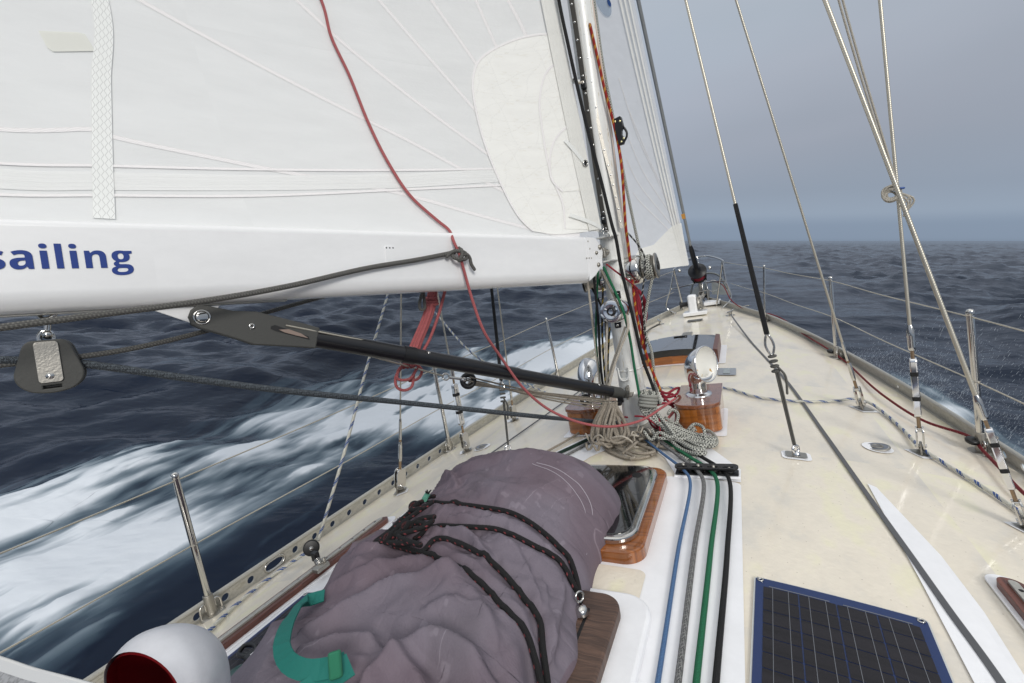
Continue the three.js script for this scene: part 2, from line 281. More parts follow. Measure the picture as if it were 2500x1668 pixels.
  const rip = tex(512, 512, (x, y) => 128 + 60 * fbm(x / 40, y / 20, 3), false); rip.repeat.set(7, 7);
  const mat = phy({ map: mk(img, true), roughnessMap: mk(rg, false), roughness: 1, ior: 1.16, bumpMap: rip, bumpScale: .045 });
  const sea = new THREE.Mesh(smooth(pos, uv, idx), mat); sea.name = 'sea'; sea.userData = { kind: 'structure', label: 'dark grey blue open sea with white foam streaming past the hull' }; sea.receiveShadow = true; scene.add(sea);
}

// ---------- hull and deck ----------
const EDGE = [[-7.86, .03], [-7.5, .2], [-7.22, .305], [-6.97, .40], [-6.4, .61], [-5.85, .83], [-5, 1.07], [-4.24, 1.245], [-3.4, 1.4], [-2.6, 1.505], [-1.8, 1.575], [-.93, 1.61], [0, 1.62], [1, 1.6], [2, 1.55]];
function edge(z) { let k = 0; while (k < EDGE.length - 2 && z > EDGE[k + 1][0]) k++; // smooth interpolation
  const p = i => EDGE[Math.max(0, Math.min(EDGE.length - 1, i))], t = (z - EDGE[k][0]) / (EDGE[k + 1][0] - EDGE[k][0]), h = p(k + 1)[0] - p(k)[0];
  const m = i => (p(i + 1)[1] - p(i - 1)[1]) / ((p(i + 1)[0] - p(i - 1)[0]) || 1), t2 = t * t, t3 = t2 * t;
  return (2 * t3 - 3 * t2 + 1) * p(k)[1] + (t3 - 2 * t2 + t) * h * m(k) + (-2 * t3 + 3 * t2) * p(k + 1)[1] + (t3 - t2) * h * m(k + 1); }
const Z0 = -7.86, Z1 = 1.2;
{
  const t = thing('yacht_hull', 'white yacht hull heeled to port under a glossy cream deck', 'boat', [0, -1.3, -3]);
  part(t, 'topside', [-1, 1].map(sd => grid(120, 14, (u, v) => { const z = lerp(Z0, Z1, u), e = edge(z), yt = deckY(e, z), flare = Math.pow(v, 1.6) * (.12 + .5 * sm(-4, -7.8, z) * Math.min(1, e)); return [sd * Math.max(.004, e - flare * e), yt - .004 - v * (1.75 + .25 * sm(-4, -7.8, z)), z + v * .35 * sm(-5, -7.86, z), z, v * 2]; }, sd < 0)), gelWhite, 'white topside');
  part(t, 'deck', grid(60, 200, (u, v) => { const z = lerp(Z0, Z1, v), e = edge(z), x = (u * 2 - 1) * e; return [x, deckY(x, z), z, x * .9, z * .9]; }, true).rotateY(0), cream, 'glossy cream deck with faint stains');
  // white smooth margins between the cream panels
  part(t, 'white_walkway', deckPatch(rrect(-.49, -1.87, .49, .9, .03), .004, 4), gelWhite);
  for (const s of [1, -1]) part(t, 'white_lane', deckPatch([[s * .04, -2.36], [s * .22, -2.36], [s * .30, -2.30], [s * .49, -1.99], [s * .49, -1.874], [s * .25, -1.874], [s * .18, -2.05], [s * .03, -2.26]].slice(s > 0 ? 0 : 0), .004, 3), gelWhite);
  for (const s of [1, -1]) part(t, 'cream_panel', deckPatch(rrect(s > 0 ? .06 : -.235, -1.24, s > 0 ? .235 : -.06, -1.04, .025), .008, 3), cream);
  for (const s of [1, -1]) part(t, 'white_margin', deckPatch([...xz([[.917,-.061,-2.016],[.94,-.065,-1.996],[1.005,-.08,-1.603],[1.018,-.085,-1.378],[1.013,-.085,-1.19]]), [1.06, -.9], [1.08, .5], [.97, .5], [.95, -.9], ...xz([[.913,-.066,-1.114],[.915,-.066,-1.253],[.917,-.065,-1.458],[.917,-.063,-1.694]])].map(p => [s * p[0], p[1]]), .004, 3), gelWhite);
  // narrow white borders round the deck fittings
  const margins = [[.706, -2.194, .055, .042], [.307, -2.56, .125, .215]], plates = [[1.187, -2.428, .77], [1.091, -2.972, .85], [1.30, -1.9, .62]];
  for (const s of [1, -1]) {
    for (const [x, z, a, b] of margins) part(t, 'fitting_margin', deckPatch(rrect(s * x - a, z - b, s * x + a, z + b, .02), .0035, 2), gelWhite);
    for (const [x, z, k] of plates) { const X = s * x, q = .016; part(t, 'fitting_margin', deckPatch([[X - .052 * k - q, z - .018 * k - q * .4], [X + .018 * k, z - .052 * k - q], [X + .062 * k + q, z + .018 * k + q * .4], [X - .01 * k, z + .052 * k + q]], .0035, 2), gelWhite); }
    const c = new THREE.Shape(); c.absarc(s * 1.033, -2.412, .056, 0, Math.PI * 2); part(t, 'fitting_margin', deckPatch(c, .0045, 2), gelWhite);
  }
  part(t, 'fitting_margin', deckPatch(rrect(-.40, -4.55, .40, -3.85, .03), .0035, 3), gelWhite);
}

// ---------- toe rails ----------
{
  const zs = []; let acc = 0; const arc = []; for (let i = 0; i <= 900; i++) { const z = lerp(Z0 + .05, Z1, i / 900); if (i) { const a = zs[i - 1]; acc += Math.hypot(z - a, edge(z) - edge(a)); } zs.push(z); arc.push(acc); }
  const zAt = s => { let k = 0, h = 900; while (h - k > 1) { const m = k + h >> 1; arc[m] <= s ? k = m : h = m; } return lerp(zs[k], zs[h], (s - arc[k]) / (arc[h] - arc[k])); };
  for (const sd of [-1, 1]) {
    const t = thing('toe_rail', sd < 0 ? 'weathered aluminium toe rail with round holes along the foaming port side' : 'weathered aluminium toe rail along the starboard deck edge', 'toe rail', onDeck(sd * edge(-1), -1));
    const at = (s, y, th) => { const z = zAt(s), d = (edge(z + .02) - edge(z - .02)) / .04, n = Math.hypot(1, d), x = sd * (edge(z) - .012 - (th) / n); return [x - sd * y * .12, deckY(edge(z), z) + y, z + th * d / n * 0]; };
    const piece = (s0, s1, hole, y0, y1, th0, th1) => {
      const sh = poly([[s0, y0], [(s0 + s1) / 2, y0], [s1, y0], [s1, y1], [(s0 + s1) / 2, y1], [s0, y1]]);
      if (hole) { const h = new THREE.Path(); h.absellipse((s0 + s1) / 2, (y0 + y1) / 2, hole[0], hole[1], 0, Math.PI * 2); sh.holes.push(h); }
      const g = new THREE.ExtrudeGeometry(sh, { depth: 1, bevelEnabled: false, curveSegments: 12 }), p = g.attributes.position;
      for (let i = 0; i < p.count; i++) { const q = at(p.getX(i), p.getY(i), lerp(th0, th1, p.getZ(i))); p.setXYZ(i, ...q); }
      g.computeVertexNormals(); return g;
    };
    const web = [], S = arc[900]; let nHole = 0;
    for (let s = .12; s + .118 < S; s += .118) { const z = zAt(s + .059); let h = null;
      if (z > -2.62) h = (z > -1.32 && z < -1.19 && sd < 0) ? [.05, .02] : [.0165, .0165]; else if (++nHole % 7 === 3) h = [.011, .011];
      web.push(piece(s, s + .118, h, .004, .068, 0, .006)); }
    part(t, 'web', web, alu);
    const line = (y, th) => { const o = []; for (let s = .1; s < S; s += .1) o.push(at(s, y, th)); return o; };
    part(t, 'cap_bead', tube(line(.074, .003), .011, { seg: 240, rad: 8 }), alu);
    const base = []; for (let s = .12; s + .2 < S; s += .2) base.push(piece(s, s + .199, null, .002, .010, 0, .038)); part(t, 'base_flange', base, alu);
    if (sd < 0) { // oval fairlead frame
      const sC = arc[zs.findIndex(z => z > -1.255)]; const o = []; for (let k = 0; k < 28; k++) { const a = k / 28 * 6.2832; o.push(at(sC + Math.sign(Math.cos(a)) * .022 + Math.cos(a) * .03, .038 + Math.sin(a) * .024, .009)); }
      part(t, 'fairlead_rim', tube(o, .005, { closed: true, seg: 56 }), steel);
    }
  }
}

// ---------- mast ----------
const mastX = y => -.015 + .0195 * y, MZ = -2.42;
const mastPt = (y, a) => [mastX(y) + .066 * Math.sin(a), y, MZ + .09 * Math.cos(a)]; // a = 0 aft, + to starboard
{
  const t = thing('mast', 'white painted mast rising through coils of rope on the foredeck', 'mast', [mastX(0), .02, MZ]);
  part(t, 'mast_tube', grid(48, 60, (u, v) => { const y = lerp(.0, 6.4, v), a = u * Math.PI * 2; return [...mastPt(y, a), u * 2, y * .8]; }, false), mastPaint, 'white painted tube with grey scuffs');
  const collar = (y0, y1, k) => grid(48, 3, (u, v) => { const y = lerp(y0, y1, v), a = u * Math.PI * 2, q = mastPt(y, a), e = (v > .1 && v < .9) ? k : .001; return [q[0] + e * Math.sin(a), y, q[2] + e * Math.cos(a), u, y]; });
  part(t, 'collar', collar(.36, .372, .004), mastPaint); part(t, 'collar', collar(.225, .25, .006), mastPaint);
  part(t, 'mast_step', [lathe([[.0, 0], [.12, 0], [.12, .02], [.105, .035], [.095, .05], [0, .05]], [mastX(0), .012, MZ], [0, 1, 0], 36)], steelDull);
  const tr = [[.006,2.183,-2.322],[.002,1.665,-2.322],[0,1.225,-2.322],[.006,1.089,-2.322]];
  part(t, 'luff_track', strap([add(tr[0], [-.09, 2.6, -.01]), ...tr], .021, .012, [0, 0, 1]), std({ color: rgb(78, 75, 70), metalness: .5, roughness: .5 }), 'dark grey sail track');
  for (let i = 0; i < 14; i++) { const p = mixP(tr[0], tr[3], (i + .3) / 13.5); part(t, 'track_screw', lathe([[0, .003], [.0045, .003], [.0055, 0]], add(p, [0, 0, .0125]), [0, 0, 1], 10), steel); }
  const sp = [[.035,2.181,-2.345],[.035,1.983,-2.345],[.035,1.781,-2.345],[.04,1.551,-2.345],[.054,1.406,-2.345],[.063,1.32,-2.345],[.071,1.21,-2.345],[.074,1.094,-2.345]];
  part(t, 'spare_track', strap([add(sp[0], [-.08, 2.6, 0]), ...sp], .016, .01, [.35, 0, .93]), steelDull, 'curved silver storm sail track');
  for (let i = 0; i < 13; i++) { const f = (i + .5) / 13 * 7, k = Math.min(6, Math.floor(f)), p = mixP(sp[k], sp[k + 1], f - k); part(t, 'track_screw', lathe([[0, .003], [.0035, .003], [.0045, 0]], add(p, [.0035, 0, .0095]), [.35, 0, .93], 8), chrome); }
  // halyard exit box
  part(t, 'exit_box', box([.064,2.062,-2.362], .014, .05, .012, .004), steelDull);
  // eye plate low on the aft face
  const e = [-.02,.335,-2.322];
  part(t, 'eye_plate', [tube([add(e, [-.026, .05, 0]), add(e, [-.02, 0, .004]), add(e, [-.008, -.012, .014]), add(e, [.01, -.012, .014]), add(e, [.022, 0, .004]), add(e, [.028, .05, 0])], .0045), box(add(e, [0, -.012, -.006]), .05, .018, .012, .004)], mastPaint);
  // vang bracket
  const b = [-.009,.246,-2.3];
  part(t, 'vang_bracket', [box(add(b, [0, 0, -.01]), .05, .012, .07, .003), box(add(b, [0, .02, -.02]), .012, .05, .05, .003), rod(add(b, [0, -.02, .01]), add(b, [0, .04, .01]), .007)], steelDull);
}
function winch(name, label, at, dir, k, o = {}) {
  const d = V(dir).normalize().toArray(), t = thing(name, label, 'winch', at), P = h => add(at, d, h * k);
  part(t, 'pad', lathe([[0, -.02], [.062 * k, -.02], [.062 * k, .004 * k], [0, .004 * k]], at, d, 32), o.pad ?? mastPaint);
  part(t, 'skirt', lathe([[.064, .004], [.067, .02], [.066, .05], [.060, .062], [.046, .07]].map(p => [p[0] * k, p[1] * k]), at, d, 40), o.skirt ?? steel);
  part(t, 'drum', lathe([[.046, .07], [.043, .082], [.0425, .10], [.045, .118], [.05, .124]].map(p => [p[0] * k, p[1] * k]), at, d, 40), o.skirt ?? steelDull);
  part(t, 'top_flange', lathe([[.044, .122], [.056, .126], [.058, .130], [.056, .134], [.038, .138], [.036, .134], [.024, .134], [.022, .130], [0, .130]].map(p => [p[0] * k, p[1] * k]), at, d, 40), o.top ?? chrome);
  part(t, 'handle_socket', [lathe([[.02, .129], [.021, .142], [.015, .143], [.014, .134]].map(p => [p[0] * k, p[1] * k]), at, d, 8)], blackPlastic);
  if (o.turns) { // rope round the drum
    const f = frame(d), pts = []; for (let i = 0; i <= o.turns * 14; i++) { const a = i / 14 * Math.PI * 2, h = (.078 + .036 * i / (o.turns * 14)) * k, r = .0505 * k; const q = new THREE.Vector3(Math.cos(a) * r, h, Math.sin(a) * r).applyMatrix4(f); pts.push([at[0] + q.x, at[1] + q.y, at[2] + q.z]); }
    single('rope_turns', o.ropeLabel, 'rope', tube(pts, .006 * k / .9, { rad: 6 }), o.rope, at);
  }
  return t;
}
winch('mast_winch', 'large steel winch on the starboard side of the mast', add([.062, 0, -2.40], [0, [.106,.877,-2.42][1], 0]), [1, .02, .02], 1.12, { top: steelDull, turns: 4, rope: R.blackWhite, ropeLabel: 'black flecked white halyard wound on the starboard mast winch' });
winch('mast_winch', 'chrome winch facing aft low on the mast', [-.003,.691,-2.335], [-.03, .06, 1], .95, { skirt: chrome, top: chrome, pad: blackPlastic, turns: 2, rope: R.white, ropeLabel: 'white line wound on the chrome aft facing winch' });
winch('mast_winch', 'winch on the port side of the mast under the boom', add([-.062, 0, -2.42], [0, [-.094,.856,-2.42][1], 0]), [-1, -.02, .1], .9, { top: blackPlastic });
{
  const c = [-.002,.691,-2.33];
  const t = thing('winch_bracket', 'black bolted bracket behind the chrome mast winch', 'bracket', c);
  for (const [dy, s] of [[.072, 1], [-.068, -1]]) { part(t, 'plate', box(add(c, [s * .01, dy, 0]), .034, .05, .014, .006), blackPlastic); part(t, 'bolt', lathe([[0, .004], [.006, .004], [.006, 0]], add(c, [s * .012, dy + s * .01, .007]), [0, 0, 1], 8), steel); }
}

// ---------- boom ----------
const BDIR = [-0.4375, 0.0964, 0.894], BN = [0.8982, 0.0, 0.4396], BA = [-0.0604, 0.9673, -2.176], HALF = .06;
const BUP = V(BN).cross(V(BDIR)).normalize().toArray(); if (BUP[1] < 0) BUP.forEach((v, i) => BUP[i] = -v);
const boomAt = (along, n, up) => add(add(add(BA, BDIR, along), BN, n - HALF), BUP, up);
{
  const t = thing('boom', 'thick white boom with blue lettering below the mainsail', 'boom', boomAt(0, 0, 0));
  const prof = []; const corner = (cx, cy, rx, ry, a0, a1) => { for (let i = 0; i <= 6; i++) { const a = lerp(a0, a1, i / 6); prof.push([cx + rx * Math.cos(a), cy + ry * Math.sin(a)]); } };
  const h = .109, w = HALF;
  corner(w - .018, h - .018, .018, .018, 0, Math.PI / 2); corner(-w + .018, h - .018, .018, .018, Math.PI / 2, Math.PI); corner(-w + .04, -h + .05, .04, .05, Math.PI, 1.5 * Math.PI); corner(w - .04, -h + .05, .04, .05, 1.5 * Math.PI, 2 * Math.PI); prof.push(prof[0]);
  const n = prof.length - 1, pos = [], uv = [], idx = []; let per = 0;
  const L0 = -.004, L1 = 3.4; prof.forEach((p, i) => { if (i) per += Math.hypot(p[0] - prof[i - 1][0], p[1] - prof[i - 1][1]); for (let k = 0; k <= 30; k++) { const al = lerp(L0, L1, k / 30); pos.push(...boomAt(al, p[0], p[1])); uv.push(al * .6, per * 1.2); } });
  for (let i = 0; i < n; i++) for (let k = 0; k < 30; k++) { const a = i * 31 + k, b = a + 31; idx.push(a, b, a + 1, a + 1, b, b + 1); }
  part(t, 'boom_tube', smooth(pos, uv, idx), whitePaint);
  // mast end casting: tapered plate sides with bolts
  const casting = (n0) => { const s = poly([[.012, .104], [-.045, .100], [-.085, .062], [-.092, .035], [-.078, -.03], [-.03, -.075], [.012, -.1]]); const g = extr(s, .006, .002), p = g.attributes.position; for (let i = 0; i < p.count; i++) { const q = boomAt(p.getX(i), n0 + p.getZ(i), p.getY(i)); p.setXYZ(i, ...q); } g.computeVertexNormals(); return g; };
  const cast = part(t, 'end_casting', [casting(.0555), casting(-.062)], whitePaint);
  part(t, 'end_core', (() => { const g = extr(poly([[.0, .09], [-.04, .085], [-.05, 0], [-.03, -.06], [.0, -.09]]), .10, .002), p = g.attributes.position; for (let i = 0; i < p.count; i++) p.setXYZ(i, ...boomAt(p.getX(i), -.05 + p.getZ(i), p.getY(i))); g.computeVertexNormals(); return g; })(), mastPaint);
  for (const [a, u, r] of [[-.074, .058, .0125], [-.045, .03, .009], [-.052, -.028, .011]]) part(cast, 'bolt', lathe([[0, .009], [r * .55, .009], [r * .6, .006], [r, .005], [r, 0]], boomAt(a, .064, u), BN, a < -.07 ? 20 : 6), steelDull);
  for (const [a, u] of [[.006, .085], [-.002, .05], [.024, .005], [.008, .005], [-.008, .005]]) part(t, 'rivet', lathe([[0, .003], [.003, .002], [.0042, 0]], boomAt(a, .0635, u), BN, 8), steelDull);
  // small cover plate
  const cp = [-.501,1.083,-1.274]; const al = (V(cp).sub(V(BA))).dot(V(BDIR)), up = V(cp).sub(V(boomAt(al, HALF, 0))).dot(V(BUP));
  const pl = part(t, 'cover_plate', (() => { const g = extr(rrect(-.017, -.034, .017, .034, .006), .002, .0008), p = g.attributes.position; for (let i = 0; i < p.count; i++) p.setXYZ(i, ...boomAt(al + p.getX(i), HALF + p.getZ(i), up + p.getY(i))); g.computeVertexNormals(); return g; })(), whitePaint);
  for (const [a, u] of [[-.012, .028], [0, .028], [.012, .028], [-.004, -.026]]) part(pl, 'screw_hole', lathe([[0, .0008], [.0028, 0]], boomAt(al + a, HALF + .003, up + u), BN, 8), blackRubber);
  // vang lug and hanger plate under the boom
  const lug = [[-.848,1.028,-.703],[-.787,1.016,-.827],[-.796,.984,-.809],[-.808,.952,-.785],[-.817,.956,-.766]].map(q => { const d = V(q).sub(V(boomAt(0, 0, 0))); return [d.dot(V(BDIR)), d.dot(V(BUP))]; });
  part(t, 'vang_lug', (() => { lug[0][0] += .05; lug[1][0] -= .01; lug[0][1] = lug[1][1] = -.10; const g = extr(poly(lug), .012, .002), p = g.attributes.position; for (let i = 0; i < p.count; i++) p.setXYZ(i, ...boomAt(p.getX(i), -.006 + p.getZ(i), p.getY(i))); g.computeVertexNormals(); return g; })(), whitePaint);
  // underside slider track
  part(t, 'bail_track', (() => { const g = extr(rrect(1.35, -.113, 2.2, -.104, .003), .03, .001), p = g.attributes.position; for (let i = 0; i < p.count; i++) p.setXYZ(i, ...boomAt(p.getX(i), -.015 + p.getZ(i), p.getY(i))); g.computeVertexNormals(); return g; })(), steelDull);
  // lettering
  const font = await new FontLoader().loadAsync('fonts/droid/droid_sans_bold.typeface.json');
  const g = new TextGeometry('sailing', { font, size: 1, depth: .02, curveSegments: 8 }); g.computeBoundingBox(); const bb = g.boundingBox;
  const e0 = [-.921,1.148,-.414], e1 = [-.808,1.123,-.646], wd = V(e1).sub(V(e0)), k = wd.length() / (bb.max.x - bb.min.x), X = wd.clone().normalize(), Y = V(BN).cross(X).normalize(), p = g.attributes.position;
  for (let i = 0; i < p.count; i++) { const q = V(e0).addScaledVector(X, (p.getX(i) - bb.min.x) * k).addScaledVector(Y, p.getY(i) * k * .93).addScaledVector(V(BN), p.getZ(i) * .02); p.setXYZ(i, q.x, q.y, q.z); }
  g.computeVertexNormals(); part(t, 'lettering', g, std({ color: rgb(8, 50, 128), roughness: .65 }), 'blue word sailing');
}
{ // gooseneck between boom and mast
  const a = boomAt(-.075, 0, .03), b = [mastX(1), a[1] + .0, -2.335];
  const t = thing('gooseneck', 'scuffed white gooseneck hinge joining boom to mast', 'fitting', b);
  part(t, 'toggle', [rod(add(b, [0, 0, -.02]), mixP(a, b, .3), .016, 12), box(mixP(a, b, .55), .045, .05, .035, .006)], steelDull);
  part(t, 'pin', rod(add(a, [0, -.07, 0]), add(a, [0, .075, 0]), .011, 14), steel);
  part(t, 'bracket', [box(add(b, [.0, .075, .0]), .1, .008, .09, .003), box(add(b, [0, -.045, 0]), .075, .008, .08, .003), box(add(b, [0, 0, -.005]), .05, .15, .012, .004)], mastPaint);
  const tk = [-.005,1.109,-2.25]; part(t, 'tack_ring', [ringG(tk, .017, .0028, [.8, 0, .6]), ringG(add(tk, [.02, -.03, -.01]), .012, .0026, [0, .3, 1]), ringG(add(tk, [.03, -.045, -.03]), .011, .0026, [1, .3, 0])], steel);
}

// ---------- mainsail ----------
const TACK = [-0.0093, 1.0988, -2.26], LV = [-0.0377, 1.0, -0.0184], SC = 3.6;
function mainS(s, t, off = 0) {
  const f = (s, t) => { const tw = -.035 * t, c = Math.cos(tw), sn = Math.sin(tw), d = [c * BDIR[0] + sn * BDIR[2], BDIR[1], -sn * BDIR[0] + c * BDIR[2]], l = Math.hypot(d[2], d[0]), n = [-d[2] / l, 0, d[0] / l];
    const cam = .40 * (1 - Math.exp(-Math.max(t, 0) / .7)) * 4 * s * (1 - s), k = sm(0, .08, s);
    return [0, 1, 2].map(i => TACK[i] + LV[i] * t + d[i] * s * SC + n[i] * cam - BN[i] * .06 * k - (i === 1 ? .035 * k : 0)); };
  const p = f(s, t); if (!off) return p; const e = .004, a = V(f(s + e, t)).sub(V(p)), b = V(f(s, t + e)).sub(V(p)), N = a.cross(b).normalize(); if (N.dot(V(BN)) < 0) N.negate(); return add(p, N.toArray(), off);
}
const JT = [0.0, 0.7851, -6.4706], JV = [0.0, 1.0, 0.7752], JD = [-0.2872, 0.0278, 0.9575], JC = 5;
function jibS(s, t, off = 0) {
  const l = Math.hypot(JD[2], JD[0]), n = [-JD[2] / l, 0, JD[0] / l], cam = .35 * (1 - Math.exp(-Math.max(t, 0))) * 4 * s * (1 - s) - off;
  return [0, 1, 2].map(i => JT[i] + JV[i] * t + JD[i] * s * JC + n[i] * cam);
}
function band(S, pts, w, off, o = {}) { // a tape sewn on a sail, path in the sail's own (s, t)
  const c = new THREE.CatmullRomCurve3(pts.map(p => new THREE.Vector3(p[0], p[1], 0)), false, 'centripetal'), len = c.getLength(), n = Math.max(4, Math.ceil(o.n ?? 40)), P = [];
  for (let i = 0; i <= n; i++) { const q = c.getPoint(i / n); P.push([q.x, q.y]); }
  const pos = [], uv = [], idx = []; let run = 0;
  for (let i = 0; i <= n; i++) {
    const a = V(S(...P[Math.max(0, i - 1)])), b = V(S(...P[Math.min(n, i + 1)])), T = b.sub(a).normalize(), m = V(S(...P[i])), N = V(S(...P[i], .01)).sub(m).normalize(), B = T.clone().cross(N).normalize();
    if (i) run += m.distanceTo(V(S(...P[i - 1]))); const ww = Array.isArray(w) ? lerp(w[0], w[1], i / n) : w;
    for (const e of [-1, 1]) { const q = m.clone().addScaledVector(B, e * ww / 2).addScaledVector(N, off); pos.push(q.x, q.y, q.z); uv.push(run, e < 0 ? 0 : 1); }
    if (i) { const k = i * 2; idx.push(k - 2, k, k - 1, k - 1, k, k + 1); }
  }
  return smooth(pos, uv, idx);
}
const clothTex = tex(1024, 1024, (x, y) => { const w = ((x & 1) ^ (y & 1)) ? 1.5 : -1.5, n = fbm(x / 120, y / 60, 4); return [248, 249, 250].map(v => v + w + n * 5); });
const clothBump = tex(512, 512, (x, y) => 128 + 90 * fbm(x / 110 + .8 * vn(y / 90, 3), y / 22, 3) + 12 * vn(x / 3, y / 3), false);
const cloth = (c, t, rx = 1.2, ry = 1.6) => phy({ color: rgb(...c), map: rep(clothTex, rx, ry), bumpMap: rep(clothBump, rx, ry), bumpScale: .0014, roughness: .95, transmission: t, thickness: 0, side: THREE.DoubleSide });
const sailMat = cloth([248, 247, 244], .28), patchMat = cloth([252, 251, 247], .2), jibMat = cloth([242, 243, 246], .4, 2, 2);
const zig = tex(128, 64, (x, y) => { const u = x / 128 * 2 % 1, tri = Math.abs(u * 2 - 1), v = y / 64; const d1 = Math.abs(v - (.12 + .32 * tri)), d2 = Math.abs(v - (.56 + .32 * tri)); const k = Math.min(d1, d2) < .045 ? .9 : 1, e = v < .05 ? .86 : 1; return [250 * k * e, 246 * k * e, 243 * k * e]; });
const zigWide = tex(64, 128, (x, y) => { const u = x / 64, v = y / 128, c = Math.floor(v * 5), w = v * 5 % 1, tri = Math.abs(((u * 1 + c * .5) % 1) * 2 - 1); const d = Math.abs(w - (.15 + .7 * tri)); const k = d < .10 ? .87 : 1; const e = Math.abs(v - .5) > .485 ? .88 : 1; return [242 * k * e, 243 * k * e, 240 * k * e]; });
const stitchTex = tex(512, 512, (x, y) => { let k = 1; const zz = (a, p) => Math.abs(((a / p) % 1 + 1) % 1 * 2 - 1) * 7; const q = fbm(x / 60, y / 60, 3); for (const [dx, dy, off] of [[1, .25, 90], [-.3, 1, 260], [.8, -.7, 400], [.1, 1, 120]]) { const L = Math.hypot(dx, dy), al = (x * dx + y * dy) / L, ac = (-x * dy + y * dx) / L + off + 26 * vn(al / 140, off); const w = ((ac % 230) + 230) % 230; if (Math.abs(w - 40 - zz(al, 22)) < 1.6) k = Math.min(k, .965); } const d = sm(.3, .55, fbm(x / 26 + 9, y / 20, 4)); return [253, 253, 252].map((v, i) => v * k + q * 4 - d * [5, 6, 8][i]); });
patchMat.map = rep(stitchTex, 7, 4.5);
const seamMat = phy({ color: rgb(251, 252, 254), map: rep(zig, 18, 1), roughness: .9, transmission: .17, thickness: 0, side: THREE.DoubleSide });
const tapeMat = phy({ color: rgb(252, 252, 252), map: rep(zigWide, 32, 1), roughness: .9, transmission: .15, thickness: 0, side: THREE.DoubleSide });
{
  const t = thing('mainsail', 'white mainsail filling the upper left above the boom', 'sail', TACK);
  part(t, 'sail_cloth', grid(110, 110, (u, v) => { const s = u * 1.0, h = v * v * 5.2 + v * .0; const q = mainS(s, h); return [...q, s * 2, h * .8]; }, true), sailMat);
  const seams = [[[.451,.83],[.39,.711],[.305,.55],[.231,.417],[.167,.288],[.054,.081],[.019,.004]], [[.309,.979],[.267,.808],[.192,.559],[.105,.304],[.018,.008]], [[.217,1.053],[.169,.789],[.109,.47],[.012,.005]], [[.153,1.094],[.12,.853],[.079,.539],[.01,.005]], [[.096,1.124],[.08,.87],[.052,.511],[.007,.014]], [[.056,1.126],[.046,.978],[.031,.597],[.005,.02]], [[.557,.279],[.505,.314],[.497,.299],[.426,.257],[.379,.231],[.274,.182],[.166,.088],[.035,-.008]]];
  for (const p of seams) { const a = p[0], b = p[1], up = a[1] > .3 && p !== seams[6] ? [a[0] + (a[0] - b[0]) * 2.2, a[1] + (a[1] - b[1]) * 2.2] : [a[0] + .35, a[1]]; part(t, 'seam_tape', band(mainS, [up, ...p], .016, .0016, { n: 60 }), seamMat); }
  part(t, 'reef_band', band(mainS, [[.95, .28], ...[[.561,.127],[.51,.141],[.411,.173],[.269,.227],[.093,.303],[.012,.294]]], [.07, .06], .0024, { n: 60 }), cloth([250, 249, 246], .25), 'faint reef band');
  for (const p of [[[.56,.172],[.508,.191],[.408,.224],[.089,.339]], [[.563,.079],[.512,.094],[.415,.122],[.248,.198],[.063,.273]]]) part(t, 'seam_tape', band(mainS, [[.9, p[0][1]], ...p], .010, .0036, { n: 50 }), seamMat);
  part(t, 'batten_tape', band(mainS, [[.53, 2.4], ...[[.48,.794],[.493,.489],[.504,.229],[.512,.021]]], .0445, .0040, { n: 40 }), tapeMat, 'broad vertical webbing tape with zigzag stitching');
  // corner reinforcement, three layers of patch
  const patches = [[[-.005,.929],[.054,.942],[.103,.86],[.125,.75],[.134,.564],[.133,.339],[.12,.094],[.106,.03],[.005,-.008]], [[-.006,.809],[.024,.785],[.043,.676],[.051,.488],[.053,.293],[.048,.15],[.054,.035],[.004,-.008]], [[-.008,.521],[.019,.503],[.039,.449],[.054,.274],[.044,.207],[-.001,.185]]];
  patches.forEach((pl, i) => { pl = pl.map(q => [Math.max(.004, q[0]), q[1]]); const s = new THREE.Shape(); s.moveTo(...pl[0]); s.splineThru(pl.slice(1, -1).map(q => new THREE.Vector2(...q))); s.lineTo(...pl[pl.length - 1]); s.lineTo(.004, pl[0][1]); part(t, 'corner_patch', drape(s, (a, b) => mainS(a, b, .0055 + i * .0018), 3, 20), patchMat);
    const ed = new THREE.CatmullRomCurve3(pl.slice(0, -1).map(q => new THREE.Vector3(q[0], q[1], 0)), false, 'centripetal').getPoints(30).map(q => [q.x, q.y]); part(t, 'seam_tape', band(mainS, ed, .010, .0068 + i * .0018, { n: 60 }), seamMat); });
  part(t, 'luff_tape', band(mainS, [[.012, 0], [.012, .5], [.012, 1], [.012, 2], [.012, 4.9]], .075, .0122, { n: 60 }), cloth([240, 238, 231], .1, 4, 4), 'cream luff edge tape');
  part(t, 'maker_label', drape(poly([[.525,.629],[.501,.652],[.496,.651],[.492,.596],[.519,.565],[.522,.576]]), (a, b) => mainS(a, b, .003), 2), phy({ color: rgb(228, 228, 220), roughness: .9, transmission: .2, thickness: 0, side: THREE.DoubleSide }), 'small cream label patch');
  for (const [p, dir] of [[[.007,.319], 0], [[.001,.711], 1]]) { const q = mainS(p[0], p[1], .017), n = V(BN).toArray(); const gm = part(t, 'grommet', ringG(q, dir ? .007 : .0135, dir ? .002 : .0038, n), steel); part(gm, 'eyelet', lathe([[0, 0], [dir ? .006 : .0115, 0]], add(q, n, -.001), n, 16), blackRubber); }
  part(t, 'webbing_strap', band(mainS, [[.027,.44],[.009,.327]], .018, .0155, { n: 6 }), tapeMat); part(t, 'webbing_strap', band(mainS, [[.044,.093],[.003,.008]], .018, .0155, { n: 6 }), tapeMat);
  part(t, 'webbing_strap', band(mainS, [[.005,.705],[-.008,.706]], .022, .0155, { n: 6 }), tapeMat);
